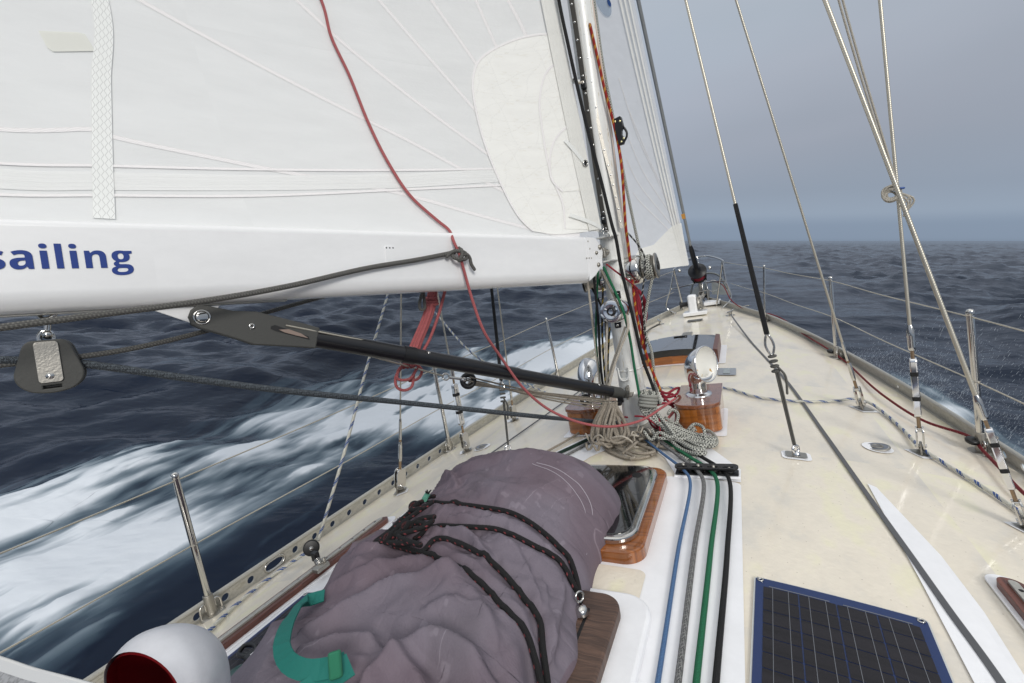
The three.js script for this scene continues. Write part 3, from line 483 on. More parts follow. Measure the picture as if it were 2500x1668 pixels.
  // slides on the track
  for (const p of [[[.005,1.795,-2.308]], [[.003,1.151,-2.308]]]) { const sl = part(t, 'track_slide', box(p[0], .026, .044, .022, .005), blackPlastic); part(sl, 'slide_screw', lathe([[0, .004], [.006, .004], [.007, 0]], add(p[0], [0, .004, .011]), [0, 0, 1], 12), steel); }
  part(t, 'slide_shackle', tube([[-.032,1.808,-2.27],[-.01,1.795,-2.27],[.007,1.804,-2.3]], .006), R.white);
}
// ---------- jib on its furling stay ----------
{
  const t = thing('jib', 'white headsail with wrinkled luff seen to the right of the mast', 'sail', JT);
  part(t, 'sail_cloth', grid(60, 90, (u, v) => { const h = v * 5.2; return [...jibS(u * .62, h), u * 2, h * .6]; }, true), jibMat);
  const js = (p, w, m, l, off = .003) => part(t, l ?? 'seam_tape', band(jibS, p, w, off, { n: 40 }), m);
  for (let k = 0; k < 3; k++) js([[.013 + k * .0125, .0], [.013 + k * .0125, 1], [.013 + k * .0125, 2.4], [.013 + k * .0125, 5]], .056, patchMat, 'luff_band', .004 + k * .001);
  for (const p of [[[0,.448],[.062,1.142],[.09,1.593]], [[.002,.424],[.099,1.057],[.12,1.481]], [[.017,.376],[.128,.934],[.144,1.159]], [[.032,.329],[.148,.769],[.16,.849]], [[.013,.411],[.058,1.024],[.085,1.392],[.095,1.838]]]) js(p, .012, seamMat);
  const cp = [[0,.521],[.044,.491],[.157,.286],[.227,.252],[.289,.118],[.311,.016],[.184,-.005],[.009,-.008]]; part(t, 'corner_patch', drape(poly(cp), (a, b) => jibS(a, b, .008), 3), patchMat);
  const w = [.085,2.351], cs = new THREE.Shape(); cs.absellipse(w[0], w[1], .019, .10, 0, Math.PI * 2); const win = part(t, 'vision_window', drape(cs, (a, b) => jibS(a, b, .009), 2, 20), phy({ color: rgb(206, 216, 226), roughness: .3, transmission: .7, thickness: 0 }), 'pale round window');
  const d = [.071,2.344], ds = new THREE.Shape(); ds.absellipse(d[0], d[1], .0045, .022, 0, Math.PI * 2); part(win, 'telltale_dot', drape(ds, (a, b) => jibS(a, b, .012), 1, 14), std({ color: rgb(30, 70, 130), roughness: .6 }), 'blue dot');
  part(t, 'tack_tab', drape(poly([[-.005,.62],[-.022,.629],[-.023,.572],[-.006,.563]]), (a, b) => jibS(a, b, .012), 1), std({ color: rgb(196, 140, 60), roughness: .8 }), 'small ochre cloth tab');
  // foil and furler
  const stay = y => [JT[0] + JV[0] * (y - JT[1]), y, JT[2] + JV[2] * (y - JT[1]) - .03];
  const f = thing('furling_stay', 'grey forestay foil above a black furling drum', 'forestay', [0,.251,-7.743]);
  const A = [0,1.022,-7.002], Bp = [0,.695,-7.492], C = [0,.604,-7.667], D0 = [0,.232,-7.802], up = V(A).sub(V(Bp)).normalize().toArray();
  part(f, 'foil', rod(A, stay(6), .019, 10), std({ color: rgb(170, 172, 172), metalness: .5, roughness: .45 }), 'grey aluminium foil');
  const sl = V(A).distanceTo(V(Bp)) + .03; part(f, 'sleeve', lathe([[.034, 0], [.036, .01], [.034, sl * .8], [.028, sl * .9], [.02, sl]], Bp, up, 16), blackPlastic);
  const dr = part(f, 'drum', lathe([[.0, -.13], [.06, -.125], [.115, -.105], [.12, -.085], [.08, -.07], [.075, .04], [.08, .05], [.135, .07], [.135, .082], [.06, .10], [.055, .16], [.036, .17], [.034, .2]], C, up, 28), blackPlastic);
  part(dr, 'wound_line', lathe([[.076, -.07], [.108, -.062], [.112, .035], [.076, .045]], C, up, 24), R.crimson, 'red furling line on the drum');
  for (let k = 0; k < 4; k++) { const a = k * Math.PI / 2 + .6, fr = frame(up); const q = h => { const v = new THREE.Vector3(Math.cos(a) * .126, h, Math.sin(a) * .126).applyMatrix4(fr); return [C[0] + v.x, C[1] + v.y, C[2] + v.z]; }; part(f, 'cage_bar', rod(q(-.10), q(.075), .010, 8), blackPlastic); }
  part(f, 'toggle', [rod(add(C, up, -.12), D0, .022, 10, .03), box(D0, .05, .06, .03, .008)], steelDull);
}

// ---------- boom vang ----------
const lineThing = (name, label, cat, pts, r, mat, o) => single(name, label, cat, tube(pts, r, o), mat, pts[o?.base ?? pts.length - 1], o?.group);
{
  const P0 = [-.811,.973,-.779], P1 = [-.012,.258,-2.275];
  const t = thing('boom_vang', 'black telescopic boom vang slanting from boom to mast foot', 'boom vang', P1), d = V(P1).sub(V(P0)), L = d.length(), u = d.clone().normalize().toArray();
  const at = s => add(P0, u, s * L), nrm = BN;
  // grey head fitting
  const side = V(u).cross(V(nrm)).normalize(); if (side.y < 0) side.negate();
  const head = (pts, n0, n1, bev) => { const g = extr(poly(pts), n1 - n0, bev), p = g.attributes.position; for (let i = 0; i < p.count; i++) { const q = add(add(add(P0, u, p.getX(i)), side.toArray(), p.getY(i)), nrm, n0 + p.getZ(i)); p.setXYZ(i, ...q); } g.computeVertexNormals(); return g; };
  const k = L, H = [[-.026, .012], [-.016, .026], [.0, .031], [.07, .031], [.13, .042], [.27, .034], [.31, .030], [.31, -.030], [.27, -.034], [.14, -.050], [.10, -.042], [.0, -.028], [-.018, -.022], [-.028, -.006]];
  const hd = part(t, 'head_fitting', [head(H, .012, .026, .004), head(H, -.026, -.012, .004), head([[.06, .028], [.31, .03], [.31, -.03], [.06, -.03]], -.012, .012, 0)], greyPlastic, 'grey forked head fitting');
  part(hd, 'pin', [lathe([[0, .012], [.014, .012], [.015, .008], [.015, -.06], [0, -.06]], add(P0, nrm, .028), nrm, 24), ringG(add(P0, nrm, .031), .019, .003, nrm)], steel);
  part(hd, 'screw', lathe([[.003, .0], [.004, .004], [.008, .004], [.009, 0]], add(add(P0, u, .125), nrm, .0305), nrm, 16), steel);
  part(hd, 'slot', head([[.175, .006], [.185, .012], [.285, -.004], [.29, -.014], [.19, -.006], [.175, -.002]].map(p => [p[0], p[1] + .004]), .0302, .0312, 0), blackRubber); part(hd, 'sheave_edge', head([[.198, .004], [.225, .010], [.262, .004], [.285, -.006], [.25, -.004], [.215, -.001]], .0312, .0335, .0006), std({ color: rgb(160, 140, 128), metalness: .7, roughness: .4 }));
  part(t, 'outer_tube', rod(add(P0, u, .29), at(.62), .030, 28), carbon); part(t, 'inner_tube', rod(at(.30), at(.945), .0275, 28), carbon);
  part(t, 'clamp_ring', rod(at(.335), at(.36), .0325, 28), blackPlastic);
  for (const s of [.385, .88]) part(t, 'button', lathe([[0, .004], [.005, .003], [.006, 0]], add(at(s), add(mult(nrm, .020), mult(side.toArray(), .021))), add(mult(nrm, .7), mult(side.toArray(), .7)), 10), steel);
  part(t, 'foot_fitting', [rod(at(.935), at(.975), .029, 20), rod(at(.97), at(.998), .024, 14, .012), box(add(at(1), u, .0), .03, .035, .03, .005)], greyPlastic, 'grey cast foot fitting');
}
function mult(a, k) { return [a[0] * k, a[1] * k, a[2] * k]; }
{ // vang tackle: wire from the head, shackle block, purchase lines to the mast foot
  const wl = 'thin grey wire of the boom vang';
  const bl = [-.617,.507,-1.766];
  const A = [-.729,.863,-.97];
  lineThing('vang_wire', wl + ' running along the top of the black tube', 'wire', [[-.684,.908,-.948], [-.091,.297,-2.27]], .0032, wireMat);
  lineThing('vang_wire', wl + ' crossing below the tube to the shackle', 'wire', [[-.746,.919,-.911], [-.584,.585,-1.548]], .0035, wireMat);
  const t = thing('vang_block', 'black wheel block with shackle hanging under the vang tube', 'block', [-.526,.537,-1.617]);
  const c = [-.52,.537,-1.631], n = [.75, .1, .65];
  part(t, 'wheel', [new THREE.TorusGeometry(.026, .0115, 10, 28)].map(g => { g.rotateX(Math.PI / 2); return place(g, c, n); }), blackPlastic);
  part(t, 'shackle', [ringG([-.581,.578,-1.56], .014, .004, [.7, .3, .6]), rod([-.574,.572,-1.568], [-.531,.549,-1.616], .006), ball([-.536,.547,-1.619], .017)], steel);
  part(t, 'strap', [ringG(add(c, n, .0), .032, .004, n, 20, 4)], steelDull);
  const tails = [[-.097,.258,-2.2],[-.079,.236,-2.2],[-.123,.227,-2.2],[-.061,.211,-2.2],[-.095,.2,-2.2],[-.067,.246,-2.2]];
  tails.forEach((p, i) => lineThing('vang_purchase_line', `thin grey vang purchase line to the mast foot, ${['topmost', 'second', 'third', 'fourth', 'fifth', 'lowest'][i]} of six`, 'rope', [add(c, [(i % 3 - 1) * .012, (i - 2.5) * .006, 0]), mixP(c, p, .5).map((v, k) => v - (k === 1 ? .01 : 0)), p], .0038, R.tan, { group: 'vang purchase lines' }));
  const b2 = [-.193,.273,-2.16]; const t2 = thing('vang_block', 'small black block at the mast end of the vang tackle', 'block', b2);
  part(t2, 'wheel', (() => { const g = new THREE.TorusGeometry(.02, .010, 10, 24); g.rotateX(Math.PI / 2); return place(g, b2, [.6, .1, .8]); })(), blackPlastic); part(t2, 'shackle', [ringG(add(b2, [.03, -.004, 0]), .012, .004, [.2, .3, .9]), rod(add(b2, [.03, -.01, 0]), add(b2, [.13, -.03, -.03]), .006)], steelDull);
  part(t2, 'cam_cleat', [box(add(b2, [.15, -.035, -.03]), .05, .02, .035, .004), box(add(b2, [.17, -.02, -.04]), .03, .03, .012, .003)], blackPlastic);
}
// ---------- lines along the boom ----------
lineThing('preventer_rope', 'grey braided rope rising along the boom to the knot', 'rope', [[-.866,1.008,-.302],[-.836,1.009,-.387],[-.781,1.01,-.544],[-.712,1.011,-.743],[-.632,1.022,-.94],[-.531,1.049,-1.178],[-.448,1.058,-1.353],[-.38,1.069,-1.492]], .0085, R.grey, { base: 7 });
lineThing('reefing_rope', 'grey braided rope passing the hanging block and rising behind the boom', 'rope', [[-1.025,.937,-.318],[-.991,.934,-.411],[-.936,.922,-.524],[-.9,.92,-.642],[-.861,.935,-.813],[-.836,.957,-.954],[-.791,.979,-1.114],[-.72,1,-1.283]], .0075, R.grey, { base: 7 });
lineThing('mainsheet', 'dark speckled mainsheet running from the hanging block to the mast foot', 'rope', [...[[-1.032,.976,-.328],[-.99,.945,-.413],[-.958,.925,-.478]], ...[[-.937,.909,-.522],[-.824,.793,-.752],[-.736,.705,-.933]], ...[[-.622,.528,-1.351],[-.333,.309,-1.812]], ...[[-.279,.138,-2.24],[-.064,.117,-2.24]]], .0105, R.dark);
{ // hanging block under the boom
  const c = [-.955,.911,-.484], t = thing('hanging_block', 'big grey block with metal cheek hanging under the boom', 'block', c);
  const X = mult(BDIR, -1), Y = BUP, N = BN, m = new THREE.Matrix4().makeBasis(V(X), V(Y), V(N));
  const put = (g) => { g.applyMatrix4(m); g.translate(...c); return g; };
  const body = new THREE.Shape(); body.moveTo(-.024, .062); body.lineTo(.026, .062); body.quadraticCurveTo(.04, .058, .044, .04); body.lineTo(.058, -.012); body.quadraticCurveTo(.062, -.04, .034, -.056); body.quadraticCurveTo(0, -.068, -.034, -.056); body.quadraticCurveTo(-.062, -.04, -.058, -.012); body.lineTo(-.042, .04); body.quadraticCurveTo(-.036, .06, -.024, .062);
  const hole = new THREE.Path(); rrect(-.018, -.056, .02, -.043, .003, hole); body.holes.push(hole);
  part(t, 'shell', [put(extr(body, .008, .003).translate(0, 0, .012)), put(extr(body, .008, .003).translate(0, 0, -.022)), put(extr(rrect(-.026, -.05, .026, .05, .006), .024, 0).translate(0, 0, -.012))], greyPlastic, 'grey shell');
  part(t, 'sheave', put(lathe([[0, .009], [.046, .009], [.036, 0], [.046, -.009], [0, -.009]], [0, -.008, 0], [0, 0, 1], 28)), blackPlastic);
  const ck = part(t, 'cheek_plate', put(extr(rrect(-.020, -.038, .022, .06, .007), .0025, .0008).translate(0, 0, .0235)), steelDull, 'bare metal cheek');
  part(ck, 'rivet', put(lathe([[0, .004], [.006, .003], [.0085, 0]], [0, -.023, .0265], [0, 0, 1], 16)), steel);
  part(t, 'shackle', [put(tube([[-.012, .055, 0], [-.012, .075, 0], [0, .09, 0], [.012, .075, 0], [.012, .055, 0]], .006)), put(ball([.004, .078, .004], .011)), put(rod([.004, .085, 0], [.008, .118, 0], .007)), put(tube([[-.016, .148, -.02], [-.010, .128, -.02], [.004, .116, 0], [.022, .126, .0], [.026, .148, 0]], .0055))], steel);
}
{ // knot on the boom
  const c = [-.372,1.056,-1.504], t = thing('rope_knot', 'grey bowline knot tied round the red line on the boom', 'knot', c), q = (a, b, n) => add(add(add(c, BDIR, -a), BUP, b), BN, n);
  part(t, 'loop', tube([q(-.05, -.004, .004), q(-.03, .012, .012), q(0, .014, .018), q(.028, .004, .016), q(.03, -.012, .012), q(.005, -.018, .02), q(-.025, -.012, .016), q(-.03, .0, .008), q(-.012, .018, .004), q(.006, .026, .012), q(.004, .0, .026), q(-.008, -.022, .018)], .0072), R.grey);
  part(t, 'tail', tube([q(.0, -.006, .02), q(.03, .002, .016), q(.046, -.012, .01), q(.05, -.035, .009), q(.062, -.055, .009)], .0068), R.grey);
}
lineThing('red_rope', 'thin faded red rope crossing the sail and drooping past the boom to the mast foot', 'rope', [...[[.34, 1.6]].map(p => mainS(p[0], p[1], .02)), ...[[.284,1.001],[.284,.833],[.277,.67],[.273,.463],[.267,.297],[.257,.158],[.238,.057],[.229,.017]].map(p => mainS(p[0], p[1], .014)), ...[[-.372,1.109,-1.494],[-.361,1.057,-1.499],[-.363,.997,-1.513]], ...[[-.351,.877,-1.514],[-.334,.754,-1.526]], ...[[-.326,.63,-1.608],[-.29,.476,-1.686],[-.228,.35,-1.77],[-.125,.261,-1.846],[-.02,.206,-1.938],[.092,.188,-2.062],[.173,.205,-2.197],[.225,.218,-2.294]]], .006, R.red);
{ // red coil behind the boom
  const t = thing('red_rope_coil', 'red rope coil dangling from the boom behind the vang', 'rope', [-.553,.953,-1.534]);
  const s = (u0, u1, j) => [[-.552,.961,-1.559],[-.57,.865,-1.522],[-.612,.731,-1.435],[-.63,.665,-1.4]].map((p, i) => add(p, [(j % 3 - 1) * .010 * (1 + i * .3), 0, (Math.floor(j / 3) - .5) * .016]));
  for (let j = 0; j < 6; j++) part(t, 'strand', tube(s(0, 0, j), .008), R.red);
  part(t, 'strand', tube([[-.515,.944,-1.589],[-.54,.842,-1.537],[-.567,.752,-1.481],[-.582,.717,-1.451]], .0065), R.red);
  part(t, 'wrapping', [0, 1, 2].map(k => ringG(add([-.56,.892,-1.541], [0, k * .012, 0]), .020, .0065, [.2, 1, .1])), R.red);
  part(t, 'bight', tube([[-.623,.678,-1.413],[-.64,.668,-1.355],[-.647,.632,-1.34],[-.626,.618,-1.385],[-.615,.649,-1.429]], .006), R.red);
  part(t, 'bight', tube([[-.646,.677,-1.39],[-.664,.638,-1.352],[-.666,.598,-1.347],[-.655,.577,-1.37],[-.639,.581,-1.402],[-.631,.627,-1.42]], .006), R.red);
  part(t, 'bight', tube([[-.633,.674,-1.438],[-.621,.632,-1.463],[-.632,.604,-1.441],[-.648,.605,-1.408]], .006), R.red);
}
lineThing('rope_end', 'short grey rope end looped under the boom beside the red coil', 'rope', [[-.553,.963,-1.488],[-.555,.909,-1.484],[-.558,.877,-1.478],[-.565,.876,-1.464],[-.566,.897,-1.462],[-.556,.943,-1.481]], .0065, R.grey, { base: 0 });

// ---------- lines on the mast ----------
const ML = (name, label, pts, r, mat) => lineThing(name, label, 'rope', pts, r, mat);
const upFrom = p => add(p, [-.05, 2.2, -.02]);
const mA = (a) => [upFrom(a[0]), ...a];
ML('halyard', 'black halyard running down the luff and across the mast', mA([[-.034,2.163,-2.24],[-.023,1.971,-2.24],[-.011,1.791,-2.24],[.011,1.53,-2.24],[.032,1.348,-2.24],[.056,1.094,-2.24],[.063,1.049,-2.24],[.067,.902,-2.24],[.08,.745,-2.24],[.091,.594,-2.25],[.097,.435,-2.28],[.121,.292,-2.3],[.135,.195,-2.3]]), .0085, R.black);
ML('halyard', 'red and yellow halyard leaving the mast slot down through the black jammer', [[.068,2.057,-2.345],[.082,1.885,-2.345],[.091,1.761,-2.345],[.105,1.618,-2.36],[.113,1.499,-2.37],[.118,1.374,-2.345],[.096,1.089,-2.345],[.095,.998,-2.345],[.089,.815,-2.345],[.086,.654,-2.345],[.099,.485,-2.345],[.12,.367,-2.345],[.152,.256,-2.33]], .0072, R.redYellow);
ML('halyard', 'black flecked white halyard leading down to the starboard mast winch', mA([[.092,2.182,-2.4],[.09,1.901,-2.4],[.1,1.67,-2.4],[.108,1.485,-2.4],[.114,1.333,-2.4],[.129,1.084,-2.4],[.141,.924,-2.4]]), .0072, R.blackWhite);
ML('halyard_tail', 'black flecked white tail hanging from the starboard winch to the coil', [[.182,.818,-2.37],[.152,.732,-2.37],[.11,.566,-2.37],[.128,.454,-2.37],[.123,.273,-2.37],[.148,.194,-2.3]], .0075, R.blackWhite);
ML('cable', 'thin pinkish cable hugging the starboard edge of the mast', mA([[.086,2.178,-2.385],[.086,1.74,-2.385],[.087,1.567,-2.385],[.083,1.39,-2.385],[.082,1.093,-2.385],[.074,.901,-2.385]]), .0048, std({ color: rgb(206, 190, 178), roughness: .6 }));
ML('tie_line', 'thin black line with white flecks looping from the mast past the winch', [[.107,1.06,-2.33],[.144,.998,-2.33],[.166,.943,-2.33],[.164,.881,-2.33],[.141,.789,-2.33],[.126,.729,-2.33],[.12,.584,-2.33],[.113,.478,-2.33]], .0042, rope([30, 30, 30], [200, 200, 196], { kind: 'dash', per: .03 }));
ML('halyard', 'green line dropping from the boom end across the chrome winch', [[-.019,.917,-2.25],[.007,.829,-2.25],[.048,.741,-2.19],[.062,.663,-2.19],[.059,.539,-2.24],[.057,.399,-2.25],[.06,.28,-2.25],[.061,.173,-2.25]], .0068, R.green);
ML('halyard', 'green line hanging straight below the port side of the boom end', [[-.07,.902,-2.32],[-.111,.701,-2.32],[-.138,.546,-2.32],[-.15,.372,-2.32],[-.161,.19,-2.32]], .0055, R.green);
ML('halyard', 'black line hanging left of the mast between white and green lines', [[-.09,.879,-2.3],[-.103,.659,-2.3],[-.129,.403,-2.3],[-.135,.207,-2.3]], .007, R.black);
ML('halyard', 'white line farthest left of the lines beside the mast', [[-.132,.869,-2.32],[-.141,.639,-2.32],[-.15,.399,-2.32],[-.16,.225,-2.32]], .0066, R.white);
ML('halyard', 'black and yellow line just left of the mast', [[-.063,.813,-2.34],[-.1,.609,-2.34],[-.123,.392,-2.34],[-.135,.217,-2.34]], .0055, R.blackYellow);
ML('halyard', 'black and yellow line behind the white winch tail', [[-.061,.602,-2.34],[-.097,.431,-2.34],[-.124,.228,-2.34]], .0058, R.blackYellow);
ML('halyard', 'white line falling straight from the chrome winch', [[-.046,.638,-2.25],[-.068,.513,-2.25],[-.086,.407,-2.25],[-.098,.276,-2.25]], .0062, R.white);
ML('halyard', 'white tail slanting from the chrome winch down to the left', [[.073,.668,-2.19],[.069,.612,-2.19],[.018,.516,-2.19],[-.031,.421,-2.19],[-.065,.335,-2.19],[-.093,.24,-2.19]], .0066, R.white);
ML('halyard', 'white line parallel to the slanting winch tail', [[.049,.611,-2.215],[-.002,.513,-2.215],[-.057,.402,-2.215],[-.097,.308,-2.215],[-.113,.233,-2.215]], .0058, R.white);
ML('halyard', 'grey line slanting from the boom end to the chrome winch', [[-.033,.905,-2.25],[-.003,.808,-2.25],[.034,.732,-2.2],[.044,.691,-2.2]], .005, R.tan);
ML('halyard', 'dark line behind the mast falling from the port winch', [[-.147,.841,-2.4],[-.112,.747,-2.4],[-.093,.666,-2.4],[-.105,.532,-2.4]], .006, R.black);
ML('halyard', 'thin red line crossing the mast below the gooseneck', [[-.005,.929,-2.26],[.046,.875,-2.26],[.09,.82,-2.3],[.108,.782,-2.35]], .0045, R.crimson);
{ // crimson bundle on the starboard side of the mast
  const t = thing('crimson_rope_bundle', 'crimson rope bundle hitched on the starboard side of the mast', 'rope', [.093,.51,-2.4]);
  for (const p of [[[.091,.782,-2.39],[.101,.706,-2.39],[.103,.598,-2.39],[.079,.492,-2.39]], [[.104,.768,-2.4],[.125,.712,-2.4],[.105,.596,-2.4],[.087,.467,-2.4]], [[.091,.751,-2.38],[.09,.644,-2.38],[.085,.666,-2.38],[.088,.73,-2.38]], [[.107,.713,-2.41],[.122,.657,-2.41],[.096,.574,-2.41],[.094,.618,-2.41],[.089,.705,-2.41]]]) part(t, 'strand', tube(p, .0085), R.crimson);
}
{ // jammer on the mast side
  const c = [.127,1.549,-2.37], t = thing('rope_jammer', 'black plastic rope jammer on the starboard side of the mast', 'jammer', c);
  const sh = poly([[-.016, .062], [.018, .064], [.022, .058], [.023, .016], [.010, .0], [.006, -.018], [.014, -.046], [.004, -.06], [-.014, -.058]]);
  const g = extr(sh, .016, .003); g.rotateZ(.1); g.translate(c[0] + .002, c[1], c[2] - .008); part(t, 'body', g, blackPlastic);
  part(t, 'lever', tube([add(c, [.025, .012, 0]), add(c, [.034, -.01, 0]), add(c, [.032, -.03, 0]), add(c, [.018, -.048, 0])], .0055), blackPlastic);
  for (const [x, y] of [[-.008, .05], [.014, .045], [-.002, -.05], [.012, -.038]]) part(t, 'screw', lathe([[0, .003], [.004, .002], [.005, 0]], add(c, [x + .002 - y * .1, y, .011]), [0, 0, 1], 10), std({ color: rgb(214, 206, 160), metalness: .8, roughness: .3 }));
}
{ // port lines and tack lashing details by the mast foot: turning blocks on deck
  for (const [x, z, lb] of [[-.17, -2.36, 'leftmost'], [-.12, -2.28, 'second'], [.075, -2.26, 'third'], [.13, -2.31, 'rightmost']]) {
    const p = onDeck(x, z, .012), t = thing('turning_block', `round deck turning block under the coils, ${lb} of four at the mast foot`, 'block', p, 'turning blocks at the mast foot');
    part(t, 'sheave', lathe([[0, .018], [.03, .018], [.024, .010], [.03, .002], [0, .002]], add(p, [0, .032, 0]), [x > 0 ? -.5 : .5, .1, .85], 24), std({ color: rgb(200, 196, 186), roughness: .5 }));
    part(t, 'cheek', [lathe([[0, .024], [.024, .022], [.03, .018]], add(p, [0, .032, 0]), [x > 0 ? -.5 : .5, .1, .85], 24), box(add(p, [0, .004, 0]), .05, .012, .05, .004)], steelDull);
  }
}
{ // coils at the mast foot
  const cr = mulberry(5);
  const t = thing('rope_coil', 'tan rope coil hanging and spilling in front of the mast', 'rope', onDeck(-.1, -2.2, .01));
  const hang = [-.071,.248,-2.16];
  for (let i = 0; i < 9; i++) { const j = () => (cr() - .5); const a = hang[0] - .075 + i * .013 + j() * .01; // hanging bights
    part(t, 'strand', tube([add(hang, [-.03 + i * .008, .0, j() * .02]), [a - .02, .15 + j() * .03, -2.13 + j() * .04], [a - .03, .09 + j() * .03, -2.11 + j() * .05], [a + j() * .03, .05 + cr() * .04, -2.10 + j() * .05], [a + .06 + j() * .03, .08 + j() * .03, -2.13 + j() * .04], [a + .05 + j() * .03, .13, -2.15 + j() * .03], add(hang, [-.01 + i * .005, -.01, j() * .02])], .0078), R.tan); }
  const flake = [[[-.247,.022,-2.469],[-.152,.023,-2.186],[-.057,.023,-2.064],[.042,.023,-2.009],[.119,.022,-2.051],[.135,.023,-2.118],[.103,.024,-2.156],[.094,.023,-2.092],[.126,.028,-2.038]], [[-.188,.038,-2.422],[-.106,.038,-2.186],[.003,.038,-2.07],[.087,.037,-2.035],[.134,.036,-2.066],[.047,.038,-2.146],[-.042,.04,-2.284]], [[-.03,.029,-2.373],[-.093,.027,-2.306],[-.142,.026,-2.235],[-.075,.026,-2.14],[-.031,.027,-2.175],[-.073,.028,-2.316],[-.161,.027,-2.45]], [[-.144,.03,-2.429],[-.039,.03,-2.263],[.061,.028,-2.17],[.136,.028,-2.225],[.077,.03,-2.318],[.005,.031,-2.366]], [[-.236,.039,-2.492],[-.153,.039,-2.241],[-.041,.04,-2.09],[.059,.039,-1.983],[.043,.039,-1.973]], [[-.022,.034,-2.287],[.079,.032,-2.187],[.165,.03,-2.131],[.241,.027,-2.109],[.291,.024,-2.144]]];
  for (const f of flake) part(t, 'strand', tube(f, .0078), R.tan);
  const k = thing('rope_coil', 'black flecked white rope coil piled to the right of the mast', 'rope', onDeck(.2, -2.2, .01));
  const top = [.1,.267,-2.28];
  for (let i = 0; i < 9; i++) { const j = () => (cr() - .5), f = i / 8; const far = i % 2 ? [.385,.017,-2.198] : [.35,.018,-2.084]; const e = [far[0] + j() * .03, far[1] + .01 + cr() * .02, far[2] + (f - .5) * .09 + j() * .02];
    part(k, 'strand', tube([add(top, [-.03 + f * .06, j() * .02, j() * .03]), add(top, [-.035 + f * .07, -.09, .04]), [lerp(top[0], e[0], .3) - .02 + f * .03, .10 + j() * .03, lerp(top[2], e[2], .3) + .02], [lerp(top[0], e[0], .65), .05 + j() * .02, lerp(top[2], e[2], .65) + (f - .5) * .06], e, add(e, [-.02, .004, .022]), [lerp(top[0], e[0], .6), .035 + cr() * .03, lerp(top[2], e[2], .6) + .03 + (f - .5) * .05], [lerp(top[0], e[0], .25), .06 + cr() * .03, lerp(top[2], e[2], .25) + .04]], .0085), R.blackWhite); }
  for (const p of [[[.158,.062,-2.53],[.213,.091,-2.617],[.26,.099,-2.638],[.286,.077,-2.542],[.284,.035,-2.371],[.259,.026,-2.31],[.207,.059,-2.371]], [[.273,.026,-2.368],[.34,.022,-2.375],[.392,.017,-2.249],[.377,.017,-2.172],[.306,.022,-2.185],[.232,.056,-2.231]], [[.175,.129,-2.329],[.188,.139,-2.363],[.212,.109,-2.387],[.198,.069,-2.344],[.154,.1,-2.352]], [[.194,.027,-2.198],[.22,.026,-2.126],[.244,.025,-2.163],[.274,.023,-2.132],[.314,.02,-2.069],[.285,.021,-2.012],[.246,.024,-2.05]]]) part(k, 'strand', tube(p, .0085), R.blackWhite);
  part(k, 'wrapping', [0, 1, 2, 3].map(i => ringG(add(top, [.005 - i * .004, -.02 - i * .015, .02 + i * .004]), .04, .0085, [.15, 1, -.25])), R.blackWhite);
  // loose slack thrown over the coils
  const slack = (name, label, mat, n, cx, cz, w, rad, seed, h) => { const q = mulberry(seed), o = thing(name, label, 'rope', onDeck(cx, cz, .01)); for (let i = 0; i < n; i++) { const pts = [], a0 = q() * 6.28, L = 5 + Math.floor(q() * 4); let x = cx + (q() - .5) * w, z = cz + (q() - .5) * w * .7, a = a0; for (let k = 0; k < L; k++) { a += (q() - .35) * 2.1; x += Math.cos(a) * w * .26; z += Math.sin(a) * w * .2; x += (cx - x) * .18; z += (cz - z) * .18; pts.push(onDeck(x, z, .012 + q() * h)); } part(o, 'strand', tube(pts, rad), mat); } };
  slack('loose_line', 'thin white slack line tangled over the tan coil', R.white, 4, -.06, -2.2, .22, .0045, 31, .09);
  slack('loose_line', 'grey slack line tangled at the foot of the mast', R.tan, 5, .03, -2.16, .26, .0065, 32, .06);
  slack('loose_line', 'black flecked white slack line spilled beside the vent box', R.blackWhite, 4, .20, -2.18, .24, .008, 33, .08);
  slack('loose_line', 'thin dark red slack line tangled at the mast foot', R.crimson, 3, .08, -2.26, .2, .005, 34, .14);
  const m = thing('rope_coil', 'small tangle of crimson rope between mast and starboard vent box', 'rope', [.161,.113,-2.557]);
  for (const p of [[[.126,.212,-2.464],[.153,.182,-2.522],[.188,.192,-2.564],[.204,.182,-2.613],[.193,.162,-2.57],[.152,.162,-2.512],[.128,.193,-2.477]], [[.129,.173,-2.496],[.171,.131,-2.496],[.189,.132,-2.568],[.166,.163,-2.571],[.131,.143,-2.517]], [[.166,.112,-2.521],[.189,.081,-2.473],[.186,.05,-2.368],[.155,.041,-2.363],[.145,.061,-2.4],[.184,.1,-2.448]], [[.108,.162,-2.373],[.145,.142,-2.466],[.178,.111,-2.507]]]) part(m, 'strand', tube(p, .007), p[0][1] > .13 ? R.crimson : R.red);
}

